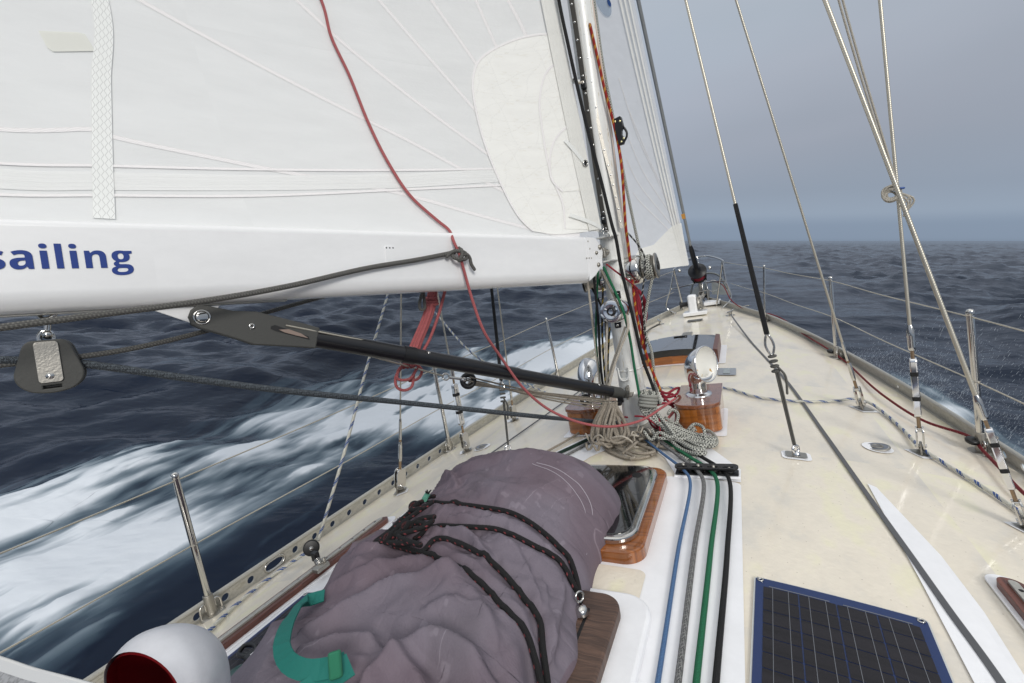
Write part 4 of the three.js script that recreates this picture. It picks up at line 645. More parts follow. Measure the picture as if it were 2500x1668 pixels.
// ---------- lines led aft over the deck ----------
{
  const c = [.368,.007,-1.892], y0 = c[1], zc = -1.90;
  const t = thing('line_organizer', 'black four sheave deck organizer turning the coloured lines aft', 'deck organizer', onDeck(.365, zc, .006));
  part(t, 'base_pad', box(onDeck(.365, zc, .011), .25, .010, .062, .003), gelWhite);
  part(t, 'lower_plate', box(onDeck(.365, zc, .020), .24, .006, .05, .003), blackPlastic); part(t, 'top_plate', (() => { const s = rrect(-.12, -.024, .12, .024, .02); for (let i = 0; i < 4; i++) { const h = new THREE.Path(); rrect(-.112 + i * .058, -.014, -.07 + i * .058, -.002, .004, h); s.holes.push(h); } const g = extr(s, .005, .001); g.rotateX(-Math.PI / 2); g.translate(...onDeck(.365, zc, .042)); return g; })(), blackPlastic);
  for (let i = 0; i < 4; i++) { const p = onDeck(.278 + i * .058, zc, .024); part(t, 'sheave', lathe([[0, 0], [.022, 0], [.016, .008], [.022, .016], [0, .016]], p, [0, 1, 0], 20), blackRubber); part(t, 'bolt', lathe([[0, .007], [.005, .007], [.007, 0]], add(p, [0, .022, 0]), [0, 1, 0], 10), steelDull); }
  const fwd = [[[.011,.042,-2.288],[.161,.037,-2.059],[.287,.03,-1.869]], [[.034,.042,-2.322],[.138,.039,-2.18],[.335,.027,-1.878]], [[.113,.041,-2.27],[.261,.033,-2.056],[.382,.024,-1.895]], [[.193,.038,-2.215],[.316,.03,-2.055],[.429,.02,-1.905]]];
  const aft = [[[.312,.028,-1.793],[.312,.009,-1.342],[.32,.002,-.875]], [[.36,.025,-1.803],[.357,.006,-1.354],[.36,-.001,-.889]], [[.408,.021,-1.814],[.403,.002,-1.367],[.396,-.003,-.902]], [[.452,.018,-1.825],[.449,-.001,-1.381],[.434,-.006,-.916]]];
  const mats = [R.blue, R.speck, R.green, R.black], nm = ['blue', 'grey speckled', 'green', 'black'];
  for (let i = 0; i < 4; i++) { const a = aft[i], e = a[2], d = a[1]; const tail = [e[0] + (e[0] - d[0]) * 2, deckY(e[0], .2) + .012, .3];
    lineThing('control_line', `${nm[i]} control line led through the deck organizer along the white walkway`, 'rope', [...fwd[i], ...a, tail], i === 0 ? .0062 : .008, mats[i]); }
  lineThing('control_line', 'dark green control line on the port white lane forward of the purple bag', 'rope', [...[[-.21,.022,-2.336],[-.307,.016,-2.176],[-.406,.007,-2.013]], onDeck(-.40, -1.9, .014)], .009, rope([18, 60, 42], [26, 30, 30], { kind: 'mix' }));
  lineThing('control_line', 'grey speckled control line on the port white lane forward of the purple bag', 'rope', [...[[-.199,.02,-2.292],[-.272,.015,-2.138],[-.348,.009,-1.985]], onDeck(-.36, -1.9, .012)], .007, R.speck);
  lineThing('deck_rope', 'tan rope lying on the port deck from the coil towards the bag', 'rope', [[-.28,.037,-2.487],[-.359,.012,-2.33],[-.44,.004,-2.148],[-.509,-.004,-2.024],[-.58,-.012,-1.92]], .0062, R.tan);
}
// jacklines
single('jackline', 'flat grey webbing jackline running along the starboard deck from the bow cleat', 'jackline', strap([...[[.429,.115,-5.986],[.601,.02,-4.637],[.77,-.025,-3.4],[.851,-.05,-2.479],[.897,-.064,-1.904],[.925,-.072,-1.573],[.943,-.076,-1.34],[.961,-.081,-1.143]], onDeck(.98, -.3, .006)], .015, .003, [-.1, 1, 0]), webbing);
single('jackline', 'dark port jackline webbing crossing the deck to the purple bag', 'jackline', strap([...[[-.655,-.007,-3.427],[-.745,-.027,-2.906],[-.822,-.044,-2.445],[-.876,-.056,-2.142],[-.904,-.063,-1.935]]], .010, .003, [.1, 1, 0]), std({ color: rgb(78, 78, 80), roughness: .7 }));
// blue and white sheet
lineThing('jib_sheet', 'blue flecked white sheet lying across the foredeck to starboard', 'rope', [...[[-1.949,.802,-3.443],[-1.329,.408,-3.032]], ...[[-1.15,-.085,-3.747],[-.753,-.018,-3.287],[-.481,.011,-3.07],[-.264,.028,-3.179],[-.008,.035,-3.195],[.238,.029,-3.125],[.402,.019,-3.154],[.589,-.001,-2.979],[.793,-.029,-2.955],[.979,-.06,-3.034],[1.091,-.074,-3.108],[1.139,-.085,-3.044],[1.172,-.102,-2.915],[1.192,-.11,-2.662],[1.193,-.105,-2.449],[1.23,-.123,-2.349],[1.289,-.139,-2.16],[1.328,-.151,-1.987]], onDeck(1.36, -1.6, .012), onDeck(1.33, -.6, .012), onDeck(1.3, .7, .012)], .0078, R.blueWhite);
lineThing('jib_sheet', 'blue flecked white sheet falling from behind the boom to the port track block', 'rope', [[-1.611,1.469,-2.798], [-1.417,1.015,-2.272], [-1.186,.616,-1.716], [-1.046,.32,-1.352], [-1.236,-.06,-1.269]], .0072, R.blueWhite);
lineThing('sheet_tail', 'blue flecked white sheet lying on the port side deck aft of the block', 'rope', [...[[-1.293,-.109,-1.236],[-1.454,-.191,-1.211],[-1.452,-.191,-1.106],[-1.405,-.178,-.949],[-1.324,-.157,-.802],[-1.292,-.149,-.696]], onDeck(-1.38, -.3, .012)], .0076, R.blueWhite, { base: 2 });

// ---------- genoa tracks ----------
for (const s of [-1, 1]) {
  const cx = s < 0 ? 1.085 : 1.125, kw = s < 0 ? 1 : .68, z0 = -1.52, z1 = .4, n = 24;
  const t = thing('sheet_track', s < 0 ? 'long teak based sheet track on the port side deck' : 'short visible end of the teak based sheet track at the right edge', 'sheet track', onDeck(s * 1.1, -.8));
  const beam = (cx, w, h0, h1, zz0, zz1, seg) => { const sh = rrect(0, -w / 2, zz1 - zz0, w / 2, w * .45), g = extr(sh, h1 - h0, .002, 6); const p = g.attributes.position; for (let i = 0; i < p.count; i++) { const z = zz0 + p.getX(i), x = s * (cx + .02 * (z + 1)) + p.getY(i); p.setXYZ(i, x, deckY(x, z) + h0 + p.getZ(i), z); } g.computeVertexNormals(); return g; };
  part(t, 'white_plinth', beam(cx, .12 * kw, .004, .007, -1.56, z1, n), gelWhite);
  part(t, 'teak_base', beam(cx, .084 * kw, .006, .028, z0, z1, n), teakTrack, 'brown teak base');
  part(t, 'rail', beam(cx, .026 * kw, .03, .036, z0 + .02, z1, n), alu, 'grey aluminium rail');
  for (let k = 0; k < 15; k++) { const z = z0 + .06 + k * .07, x = s * (cx + .02 * (z + 1)); part(t, 'rail_hole', lathe([[0, .0006], [.005, .0006], [.006, 0]], onDeck(x, z, .0385), [0, 1, 0], 10), blackRubber); }
}
{ // block on the port track
  const c = [-1.164,-.034,-1.177], f = [-1.026,-.055,-1.103], t = thing('sheet_block', 'black sheet block standing on a spring on the port track', 'block', f);
  part(t, 'track_car', [box(add(f, [0, 0, 0]), .036, .018, .06, .004), lathe([[0, .02], [.008, .018], [.008, 0]], add(f, [.0, .008, -.02]), [0, 1, 0], 12)], steelDull);
  const ax = V(c).sub(V(f)).normalize().toArray(), fr = frame(ax), sp = []; for (let i = 0; i <= 60; i++) { const a = i / 60 * 5 * 6.283, r = .013, q = new THREE.Vector3(Math.cos(a) * r, i / 60 * .045 + .008, Math.sin(a) * r).applyMatrix4(fr); sp.push([f[0] + q.x, f[1] + q.y, f[2] + q.z]); }
  part(t, 'spring', tube(sp, .0018, { rad: 5, seg: 160 }), steel);
  const n = [.75, .25, .6]; part(t, 'cheek', [lathe([[0, .011], [.028, .010], [.032, .007], [.033, .004]], c, n, 28), lathe([[0, -.011], [.028, -.010], [.032, -.007], [.033, -.004]], c, n, 28), box(mixP(c, f, .45), .03, .04, .024, .006)], blackPlastic);
  part(t, 'sheave', lathe([[0, .007], [.03, .008], [.023, 0], [.03, -.008], [0, -.007]], c, n, 28), blackPlastic); part(t, 'axle', lathe([[0, .015], [.005, .014], [.009, .010]], c, n, 14), steel);
}

// ---------- vent boxes with cowls ----------
for (const s of [1, -1]) {
  const cx = s * .307, z0 = -2.76, z1 = -2.37, w = .105, h = .142, b = onDeck(cx, -2.56, .004);
  const t = thing('vent_box', s > 0 ? 'varnished wooden vent box with a starboard cowl opening aft' : 'varnished wooden vent box left of the mast under the vang', 'vent box', b);
  const prof = new THREE.Shape(); const r = .07; // plan: aft corners generously rounded
  prof.moveTo(-w, z0); prof.lineTo(w, z0); prof.lineTo(w, z1 - r); prof.quadraticCurveTo(w, z1 - .012, w - r, z1 - .003); prof.quadraticCurveTo(0, z1 + .012, -w + r, z1 - .003); prof.quadraticCurveTo(-w, z1 - .012, -w, z1 - r); prof.closePath();
  const mk = (k, y0, y1, bev) => { const g = new THREE.ExtrudeGeometry(prof, { depth: y1 - y0, bevelEnabled: bev > 0, bevelSize: bev, bevelThickness: bev, bevelSegments: 3, curveSegments: 10 }); const p = g.attributes.position; for (let i = 0; i < p.count; i++) { const x = p.getX(i) * k, z = (p.getY(i) + 2.56) * k - 2.56; p.setXYZ(i, cx + x, b[1] + y0 + p.getZ(i), z); } g.computeVertexNormals(); return g; };
  part(t, 'side_wall', mk(1, 0, h - .014, .001), varnishSide, 'orange brown varnished sides'); part(t, 'lid', mk(1.03, h - .012, h, .004), varnish, 'dark varnished top with water drops');
  // cowl
  const base = [cx + s * .0, b[1] + h + .004, -2.56], v = thing('cowl_vent', s > 0 ? 'polished steel cowl vent with white inside facing aft' : 'polished steel cowl vent seen from behind, left of the mast', 'cowl vent', base);
  const R0 = .045; part(v, 'base_ring', lathe([[R0 + .022, 0], [R0 + .02, .008], [R0 + .004, .012], [R0 + .002, .016]], base, [0, 1, 0], 32), chrome);
  const dir = s > 0 ? V([.86, .04, .5]).normalize() : V([.1, .1, -1]).normalize(), M = s > 0 ? .094 : .066;
  // swept elbow
  const rings = 26, seg = 40, H = .16; const inner = [], outer = [];
  const sweep = (k, flip) => grid(seg, rings, (u, q) => { const a = u * Math.PI * 2; const up = new THREE.Vector3(0, 1, 0), e = sm(.38, 1, q), ang = e * Math.PI / 2 * .96; const axis = up.clone().multiplyScalar(Math.cos(ang)).addScaledVector(dir, Math.sin(ang)).normalize(); const side = new THREE.Vector3().crossVectors(up, dir).normalize(), vv = new THREE.Vector3().crossVectors(side, axis).normalize();
    const yb = q < .38 ? q / .38 * .075 : .075 + .082 * Math.sin(Math.min(1, (q - .38) / .62) * Math.PI / 2), fo = q < .38 ? 0 : .07 * (1 - Math.cos((q - .38) / .62 * Math.PI / 2)); const r = lerp(R0, M, Math.pow(sm(.3, 1, q), .75)) + k;
    const c = V(base).addScaledVector(up, yb + .012).addScaledVector(dir, fo); const p = c.addScaledVector(side, Math.cos(a) * r).addScaledVector(vv, Math.sin(a) * r); return [p.x, p.y, p.z]; }, flip);
  part(v, 'cowl', sweep(0, false), chrome, 'polished steel shell'); part(v, 'lining', sweep(-.003, true), std({ color: rgb(250, 249, 246), roughness: .5, map: tex(128, 128, (x, y) => { const n = fbm(x / 10, y / 22, 3); return n > .5 ? [206, 168, 110] : [252, 252, 250]; }) }), 'white inner lining with rust marks');
  { const a = []; for (let i = 0; i < 32; i++) { const q = i / 32 * Math.PI * 2, up = new THREE.Vector3(0, 1, 0), ang = Math.PI / 2 * .96, axis = up.clone().multiplyScalar(Math.cos(ang)).addScaledVector(dir, Math.sin(ang)).normalize(), side = new THREE.Vector3().crossVectors(up, dir).normalize(), vv = new THREE.Vector3().crossVectors(side, axis).normalize(); const p = V(base).addScaledVector(up, .157 + .012).addScaledVector(dir, .07).addScaledVector(side, Math.cos(q) * M).addScaledVector(vv, Math.sin(q) * M); a.push([p.x, p.y, p.z]); } part(v, 'rolled_rim', tube(a, .0042, { closed: true, seg: 80 }), chrome); }
}

// ---------- hatches ----------
{ // saloon hatch beside the bag
  const t = thing('deck_hatch', 'smoked acrylic deck hatch in a steel frame on a varnished base', 'hatch', onDeck(0, -1.57));
  const slab = (x0, z0, x1, z1, r, y0, y1, bev) => { const g = new THREE.ExtrudeGeometry(rrect(x0, z0, x1, z1, r), { depth: Math.max(.0005, y1 - y0 - 2 * bev), bevelEnabled: bev > 0, bevelSize: bev, bevelThickness: bev, bevelSegments: 3, curveSegments: 10 }); g.rotateX(Math.PI / 2); g.scale(1, -1, 1); const p = g.attributes.position; for (let i = 0; i < p.count; i++) p.setY(i, p.getY(i) + y0 + bev); const ix = g.index; const q = g.index ? g.toNonIndexed() : g, a = q.attributes.position.array, uvs = q.attributes.uv; for (let i = 0; i < a.length; i += 9) for (let k = 0; k < 3; k++) { const m = a[i + 3 + k]; a[i + 3 + k] = a[i + 6 + k]; a[i + 6 + k] = m; } for (let i = 0; i < uvs.count; i++) uvs.setXY(i, a[i * 3] * 1.4, a[i * 3 + 2] * 1.4); q.computeVertexNormals(); return q; };
  part(t, 'wooden_base', slab(-.215, -1.87, .215, -1.265, .06, -.004, .045, .006), varnishSide, 'orange varnished base');
  part(t, 'steel_frame', slab(-.187, -1.835, .187, -1.30, .07, .043, .068, .008), steel);
  part(t, 'pane', slab(-.172, -1.82, .172, -1.315, .06, .0655, .071, .002), acrylic, 'dark acrylic pane with rain drops');
  for (const [x, z] of [[.12, -1.74], [-.12, -1.74]]) part(t, 'handle_boss', lathe([[0, .004], [.018, .003], [.02, 0]], [x, .071, z], [0, 1, 0], 20), blackRubber);
  // teak garage under the bag
  const g = thing('teak_hatch', 'weathered teak sliding hatch with dark inlay beside the bag', 'hatch', onDeck(0, -.7));
  part(g, 'moulded_surround', slab(-.27, -1.11, .27, .4, .07, -.003, .022, .010), gelWhite);
  part(g, 'teak_slab', slab(-.235, -1.06, .205, .4, .05, .02, .052, .006), teak); part(g, 'inlay', slab(-.165, -1.0, .14, .4, .006, .050, .0525, 0), blackRubber); part(g, 'inner_plank', slab(-.16, -.995, .132, .4, .006, .051, .0535, 0), teak);
  const r = [.126,.076,-.972], sh = thing('lashing_shackle', 'steel shackle and ring holding the black lashing at the teak hatch', 'shackle', r);
  part(sh, 'ring', ringG(add(r, [-.004, .018, -.012]), .012, .003, [.8, .2, .5]), steel); part(sh, 'pad_eye', [lathe([[0, .02], [.012, .018], [.016, .01], [.018, 0]], add(r, [0, -.018, 0]), [0, 1, 0], 20)], steel);
}
{ // fore hatch, cambered dark lid in a wooden frame
  const t = thing('fore_hatch', 'low dark hatch with cambered glossy lid and brown wooden ends forward of the mast', 'hatch', onDeck(.0, -4.1));
  const cam = x => -.30 * x * x, arch = (x0, x1, z0, z1, h0, h1, drop = 0) => { const top = grid(24, 4, (u, v) => { const x = lerp(x0, x1, u), z = lerp(z0, z1, v); return [x, deckY(0, z) + h1 + cam(x), z, x * 1.5, z * 1.5]; }, true); const wall = (fn, flip) => grid(24, 1, fn, flip);
    const aft = wall((u, v) => { const x = lerp(x0, x1, u); return [x, lerp(deckY(x, z1) + h0, deckY(0, z1) + h1 + cam(x), v), z1, x * 2, v * .2]; }), fore = wall((u, v) => { const x = lerp(x0, x1, u); return [x, lerp(deckY(x, z0) + h0, deckY(0, z0) + h1 + cam(x), v), z0, x * 2, v * .2]; }, true);
    const sd = (x, fl) => wall((u, v) => { const z = lerp(z0, z1, u); return [x, lerp(deckY(x, z) + h0, deckY(0, z) + h1 + cam(x), v), z, z * 2, v * .2]; }, fl); return [top, aft, fore, sd(x0, true), sd(x1, false)]; };
  part(t, 'wooden_frame', arch(-.30, .335, -4.50, -3.895, .0, .07), varnishSide, 'orange varnished aft edge'); part(t, 'lid', arch(-.31, .315, -4.52, -3.90, .034, .125), acrylic, 'glossy black lid');
  part(t, 'wooden_end', arch(.318, .352, -4.53, -3.89, .0, .135), teakTrack, 'brown wooden end piece'); part(t, 'wooden_end', arch(-.347, -.313, -4.53, -3.89, .0, .135), teakTrack, 'brown wooden end piece');
  part(t, 'lid_clip', box([.02, deckY(0, -4.4) + .131, -4.45], .12, .006, .03, .002), blackRubber);
  for (const x of [-.2, .12]) part(t, 'lid_button', lathe([[0, .006], [.008, .004], [.01, 0]], [x, deckY(0, -4.48) + .125 + cam(x), -4.49], [0, 1, 0], 10), steel);
}
// ---------- solar panels ----------
const cellMat = phy({ color: rgb(36, 33, 38), roughness: .55, clearcoat: .12, clearcoatRoughness: .3, specularIntensity: .6, map: tex(128, 128, (x, y) => 225 + 25 * vn(x / 20, y * 9 / 20) + ((y & 7) === 0 ? -30 : 0)) }), panelBlue = phy({ color: rgb(20, 44, 92), roughness: .5, clearcoat: .15, clearcoatRoughness: .3 }), bus = std({ color: rgb(118, 120, 126), metalness: .3, roughness: .4 });
function solarPanel(label, ox, oz, ux, uz, w, len, cols, rows) { // origin corner, unit vector across, the other along
  const t = thing('solar_panel', label, 'solar panel', onDeck(ox, oz)), vx = -uz, vz = ux, at = (a, b, h) => onDeck(ox + ux * a + vx * b, oz + uz * a + vz * b, h);
  const patch = (sh, h0, h1) => { const g = drape(sh, (a, b) => at(a, b, h1), 2, 6, true); return g; };
  part(t, 'backing_sheet', [patch(rrect(-.004, -.004, w + .004, len, .012), 0, .006)], std({ color: rgb(196, 198, 196), roughness: .4 })); part(t, 'blue_sheet', patch(rrect(0, 0, w, len, .010), 0, .0075), panelBlue);
  const m = .018, top = .034, cw = (w - 2 * m) / cols, ch = .046;
  for (let i = 0; i < cols; i++) for (let j = 0; j < rows; j++) { const a = m + i * cw, b = top + j * ch; const c = part(t, 'cell', patch(rrect(a + .0015, b + .001, a + cw - .0015, b + ch - .001, .002), 0, .0088), cellMat); for (const k of [.28, .72]) part(c, 'busbar', patch(poly([[a + cw * k - .0006, b], [a + cw * k + .0006, b], [a + cw * k + .0006, b + ch], [a + cw * k - .0006, b + ch]]), 0, .0094), bus); }
  for (const [a0, a1] of [[m + .014, w / 2 - .014], [w / 2 + .014, w - m - .014]]) part(t, 'end_busbar', patch(poly([[a0, top - .005], [a1, top - .005], [a1, top - .002], [a0, top - .002]]), 0, .0088), bus);
  for (const a of [.012, w - .012]) part(t, 'grommet', ringG(at(a, .010, .009), .006, .0022), steel);
}
{
  const a = [.522,-.011,-1.303], b = [.881,-.06,-1.262], d = Math.hypot(b[0] - a[0], b[2] - a[2]);
  solarPanel('blue bordered flexible solar panel on the starboard deck', a[0], a[2], .9985, .055, d, .75, 4, 15);
  solarPanel('dark solar panel partly hidden under the bag on the port side', -1.0, -1.0, 1, -.02, .37, .38, 4, 7);
  // buckle beside the port panel
  const c = [-.84,-.038,-.692], t = thing('strap_buckle', 'black plastic clip buckle beside the port solar panel', 'buckle', c);
  part(t, 'frame', [tube([add(c, [-.05, 0, .01]), add(c, [-.055, .006, -.012]), add(c, [-.02, .008, -.022]), add(c, [0, .004, -.012]), add(c, [0, .004, .01]), add(c, [-.025, .004, .016])], .007, { closed: true }), box(add(c, [.02, .0, 0]), .05, .022, .05, .006)], blackPlastic); part(t, 'prong', box(add(c, [-.02, -.002, .0]), .03, .01, .014, .003), blackPlastic);
  part(t, 'mark', [drape(poly([[-.008, -.012], [-.003, -.012], [-.003, .012], [-.008, .012]]), (x, z) => add(c, [.02 + x, .0118, z]), 0), drape(poly([[.002, -.008], [.009, -.008], [.009, .008], [.002, .008]]), (x, z) => add(c, [.02 + x, .0118, z]), 0)], std({ color: rgb(220, 220, 220), roughness: .6 }), 'white mark');
}
// ---------- deck fillers and small plates ----------
for (const s of [1, -1]) { const p = onDeck(s * 1.033, -2.412, .005), t = thing('deck_filler', s > 0 ? 'round grey deck filler cap beside the starboard chainplate' : 'round grey deck filler cap beside the port chainplate', 'filler cap', p); part(t, 'rim', lathe([[.046, 0], [.046, .004], [.04, .006]], p, [0, 1, 0], 32), steelDull); const c = part(t, 'cap', lathe([[0, .004], [.036, .004], [.039, .006]], p, [0, 1, 0], 32), std({ color: rgb(126, 130, 138), metalness: .4, roughness: .5 })); part(c, 'key_slot', [box(add(p, [0, .006, 0]), .04, .003, .006, .001), ringG(add(p, [0, .006, 0]), .02, .002)], steelDull); }
{
  const p = [.414,.017,-3.589], t = thing('deck_prism', 'grey rectangular deck plate beside the fore hatch', 'deck plate', p); part(t, 'plate', deckPatch(rrect(p[0] - .06, p[2] - .10, p[0] + .06, p[2] + .10, .008), .008, 1), std({ color: rgb(158, 162, 166), metalness: .3, roughness: .3 })); part(t, 'window', deckPatch(rrect(p[0] - .025, p[2] - .075, p[0] + .02, p[2] + .07, .004), .011, 1), phy({ color: rgb(140, 148, 142), roughness: .15, clearcoat: 1 }));
  const q = [-.002,.067,-5.219]; single('deck_plate', 'tiny grey plate on the deck behind the fore hatch', 'deck plate', deckPatch(rrect(q[0] - .05, q[2] - .1, q[0] + .05, q[2] + .1, .02), .008, 1), steelDull);
  const w = [.015,.089,-6.083]; single('deck_plate', 'small dark perforated plate on the deck just aft of the windlass', 'deck plate', deckPatch(rrect(w[0] - .09, w[2] - .07, w[0] + .09, w[2] + .07, .02), .010, 1), std({ color: rgb(90, 90, 88), metalness: .6, roughness: .5 }));
}
// ---------- white plastic cowl at lower left, spray hood edge ----------
{
  const c = [-.349,.331,-.355], base = [c[0] + .02, deckY(c[0], c[2]) + .004, c[2] + .02], t = thing('plastic_cowl', 'white plastic cowl vent with dark red inside at the lower left', 'cowl vent', base);
  const fw = V([.3, 0, .95]).normalize(), up = new THREE.Vector3(0, 1, 0), side = new THREE.Vector3().crossVectors(up, fw).normalize();
  const top = c[1] + .062, H = top - base[1]; const sweep = (k, flip) => grid(44, 30, (u, q) => { const a = u * Math.PI * 2, e = sm(.3, 1, q), ang = e * Math.PI / 2 * 1.02, axis = up.clone().multiplyScalar(Math.cos(ang)).addScaledVector(fw, Math.sin(ang)), vv = new THREE.Vector3().crossVectors(side, axis).normalize(), r = (lerp(.054, .078, sm(.2, .75, q)) - .010 * sm(.82, 1, q)) + k; const yb = q < .3 ? q / .3 * (H - .09) : (H - .09) + .09 * Math.sin((q - .3) / .7 * Math.PI / 2), fo = q < .3 ? 0 : .066 * (1 - Math.cos((q - .3) / .7 * Math.PI / 2)); const p = V(base).addScaledVector(up, yb).addScaledVector(fw, fo).addScaledVector(side, Math.cos(a) * r).addScaledVector(vv, Math.sin(a) * r * (1 - .0 * q)); return [p.x, p.y, p.z, u * 2, q]; }, flip);
  part(t, 'cowl', sweep(0, false), phy({ color: rgb(206, 207, 212), roughness: .42, clearcoat: .2, clearcoatRoughness: .4, map: speckle([250, 250, 250], .03, 40, 40, 14) }), 'off white plastic shell'); part(t, 'lining', sweep(-.005, true), phy({ color: rgb(120, 14, 22), roughness: .4 }), 'dark red lining');
  const bs = [c[0] + .14, 0, c[2] + .06]; const q = [-.776,-.038,-.614]; single('deck_fitting', 'dark green round plastic fitting at the foot of the plastic cowl', 'fitting', [lathe([[0, .03], [.03, .028], [.038, .015], [.038, 0]], q, [0, 1, 0], 28)], phy({ color: rgb(30, 70, 62), roughness: .35, clearcoat: .4 }));
  const e = [[-.402,.544,-.151],[-.373,.529,-.164],[-.335,.506,-.181],[-.297,.487,-.198],[-.259,.468,-.215],[-.216,.447,-.235]], h = thing('spray_hood', 'grey spray hood edge with pale piping in the lower left corner', 'spray hood', add(e[5], [0, -.1, 0]));
  part(h, 'piping', tube(e, .0025), std({ color: rgb(196, 196, 194), roughness: .6 })); part(h, 'fabric', grid(30, 10, (u, v) => { const f = u * 5, k = Math.min(4, Math.floor(f)), p = mixP(e[k], e[k + 1], f - k), q2 = add(p, [.05, -.16, .22]); const m = mixP(p, q2, v); return [m[0], m[1] + .02 * Math.sin(v * Math.PI), m[2], u * 2, v]; }), std({ color: rgb(150, 151, 154), roughness: .95, side: THREE.DoubleSide, map: speckle([236, 236, 236], .25, 8, 8, 21) }), 'woven grey fabric'); part(h, 'hem', grid(30, 2, (u, v) => { const f = u * 5, k = Math.min(4, Math.floor(f)), p = mixP(e[k], e[k + 1], f - k), m = add(p, [.05 * v * .07, -.16 * v * .07 + .003, .22 * v * .07]); return [m[0], m[1], m[2], u * 2, v]; }), std({ color: rgb(186, 187, 188), roughness: .8, side: THREE.DoubleSide }));
}

// ---------- covered bundle lashed on deck ----------
{
  const LK = [[-1.7, -.62], [-1.5, -.70], [-1.35, -.66], [-1.18, -.69], [-.95, -.74], [-.7, -.66], [.4, -.62]], RK = [[-1.7, .10], [-1.55, .15], [-1.4, .12], [-1.22, .09], [-1.0, .115], [-.8, .16], [.4, .2]], HK = [[-1.7, .30], [-1.45, .30], [-1.3, .255], [-1.1, .25], [-.8, .245], [.4, .24]], ZF = -1.66;
  const pw = (l, z) => { let k = 0; while (k < l.length - 2 && z > l[k + 1][0]) k++; let t = Math.min(1, Math.max(0, (z - l[k][0]) / (l[k + 1][0] - l[k][0]))); t = t * t * (3 - 2 * t); return lerp(l[k][1], l[k + 1][1], t); };
  const end = z => { const t = Math.min(1, Math.max(0, (z - ZF) / .33)); return Math.pow(1 - Math.pow(1 - t, 2.4), 1 / 2.4); };
  const ropeA = [[-.492,.218,-1.188],[-.355,.249,-1.153],[-.234,.255,-1.136],[-.135,.246,-1.135],[-.07,.229,-1.124],[-.016,.204,-1.111],[.029,.173,-1.097],[.062,.139,-1.089],[.082,.115,-1.066],[.098,.088,-1.039],[.108,.064,-1.017]], ropeB = [[-.358,.245,-.954],[-.328,.249,-1.017],[-.261,.252,-1.023],[-.188,.251,-1.031],[-.129,.244,-1.042],[-.075,.231,-1.041],[-.027,.212,-1.04],[.018,.186,-1.043],[.05,.158,-1.048],[.07,.135,-1.04],[.089,.109,-1.025],[.102,.081,-1.015],[.109,.059,-1.011]];
  const ropeC = [[-.389,.24,-.923],[-.288,.248,-.896],[-.284,.25,-.957],[-.222,.251,-.955],[-.151,.246,-.937],[-.09,.235,-.919],[-.039,.222,-.897],[.005,.207,-.873],[.049,.185,-.848],[.086,.161,-.825],[.111,.139,-.775],[.134,.107,-.729],[.154,.062,-.686]], ropeD = [[-.41,.237,-.92],[-.283,.248,-.891],[-.226,.25,-.878],[-.179,.249,-.866],[-.13,.245,-.851],[-.083,.238,-.836],[-.037,.228,-.818],[.002,.215,-.799],[.045,.193,-.782],[.079,.171,-.769],[.106,.145,-.742],[.127,.119,-.714],[.15,.074,-.674]];
  const lash = [ropeA, ropeB, ropeC, ropeD];
  const near = (x, z) => { let d = 9; for (const r of lash) for (let i = 0; i < r.length - 1; i++) { const a = r[i], b = r[i + 1], vx = b[0] - a[0], vz = b[2] - a[2], t = Math.min(1, Math.max(0, ((x - a[0]) * vx + (z - a[2]) * vz) / (vx * vx + vz * vz + 1e-9))); d = Math.min(d, Math.hypot(x - a[0] - vx * t, z - a[2] - vz * t)); } return d; };
  // pulled creases of the cover: path, height, half width
  const creases = [[[[-.48,.204,-.741],[-.383,.235,-.788],[-.328,.244,-.839],[-.271,.248,-.874]], .020, .022], [[[-.367,.235,-.585],[-.328,.241,-.653],[-.289,.246,-.73],[-.201,.25,-.783],[-.141,.247,-.827]], .026, .03], [[[-.309,.243,-.526],[-.273,.246,-.564],[-.223,.248,-.586],[-.189,.249,-.592]], .026, .024], [[[-.106,.244,-.504],[-.098,.243,-.551],[-.093,.242,-.587],[-.046,.232,-.625],[-.006,.22,-.636],[.028,.205,-.636]], .034, .03], [[[-.082,.24,-.562],[-.041,.231,-.551],[-.018,.224,-.545]], .022, .02], [[[-.368,.245,-.998],[-.277,.252,-1.008],[-.183,.25,-.988],[-.097,.236,-.931]], .022, .018], [[[-.532,.2,-.886],[-.445,.229,-.908],[-.385,.24,-.919]], .018, .018], [[[.056,.161,-.936],[.097,.146,-.849],[.122,.124,-.794]], .010, .012], [[[.08,.125,-.975],[.109,.127,-.862],[.131,.111,-.777]], .012, .012], [[[.029,.183,-.93],[.075,.164,-.861]], .010, .012], [[[-1.035,-.089,-1.812],[-1.024,-.086,-1.908],[-.407,.244,-1.263]], .016, .014], [[[-.11,.24,-1.022],[-.04,.217,-.991],[.011,.192,-.947]], .010, .014], [[[-.269,.253,-1.068],[-.187,.252,-1.053],[-.124,.244,-1.09]], .010, .012], [[[-.053,.233,-.781],[.009,.213,-.742],[.046,.195,-.703]], .010, .016], [[[-.206,.249,-.532],[-.153,.248,-.557],[-.126,.246,-.598]], .014, .02], [[[-.108,.245,-.699],[-.058,.235,-.736],[-.003,.218,-.746]], .009, .016]];
  const segD = (x, z, r) => { let d = 9, sd = 1; for (let i = 0; i < r.length - 1; i++) { const a = r[i], b = r[i + 1], vx = b[0] - a[0], vz = b[2] - a[2], L2 = vx * vx + vz * vz + 1e-9, tt = ((x - a[0]) * vx + (z - a[2]) * vz) / L2, t = Math.min(1, Math.max(0, tt)), q = Math.hypot(x - a[0] - vx * t, z - a[2] - vz * t); if (q < d) { d = q; sd = Math.sign(vx * (z - a[2]) - vz * (x - a[0])); } } return d * sd; };
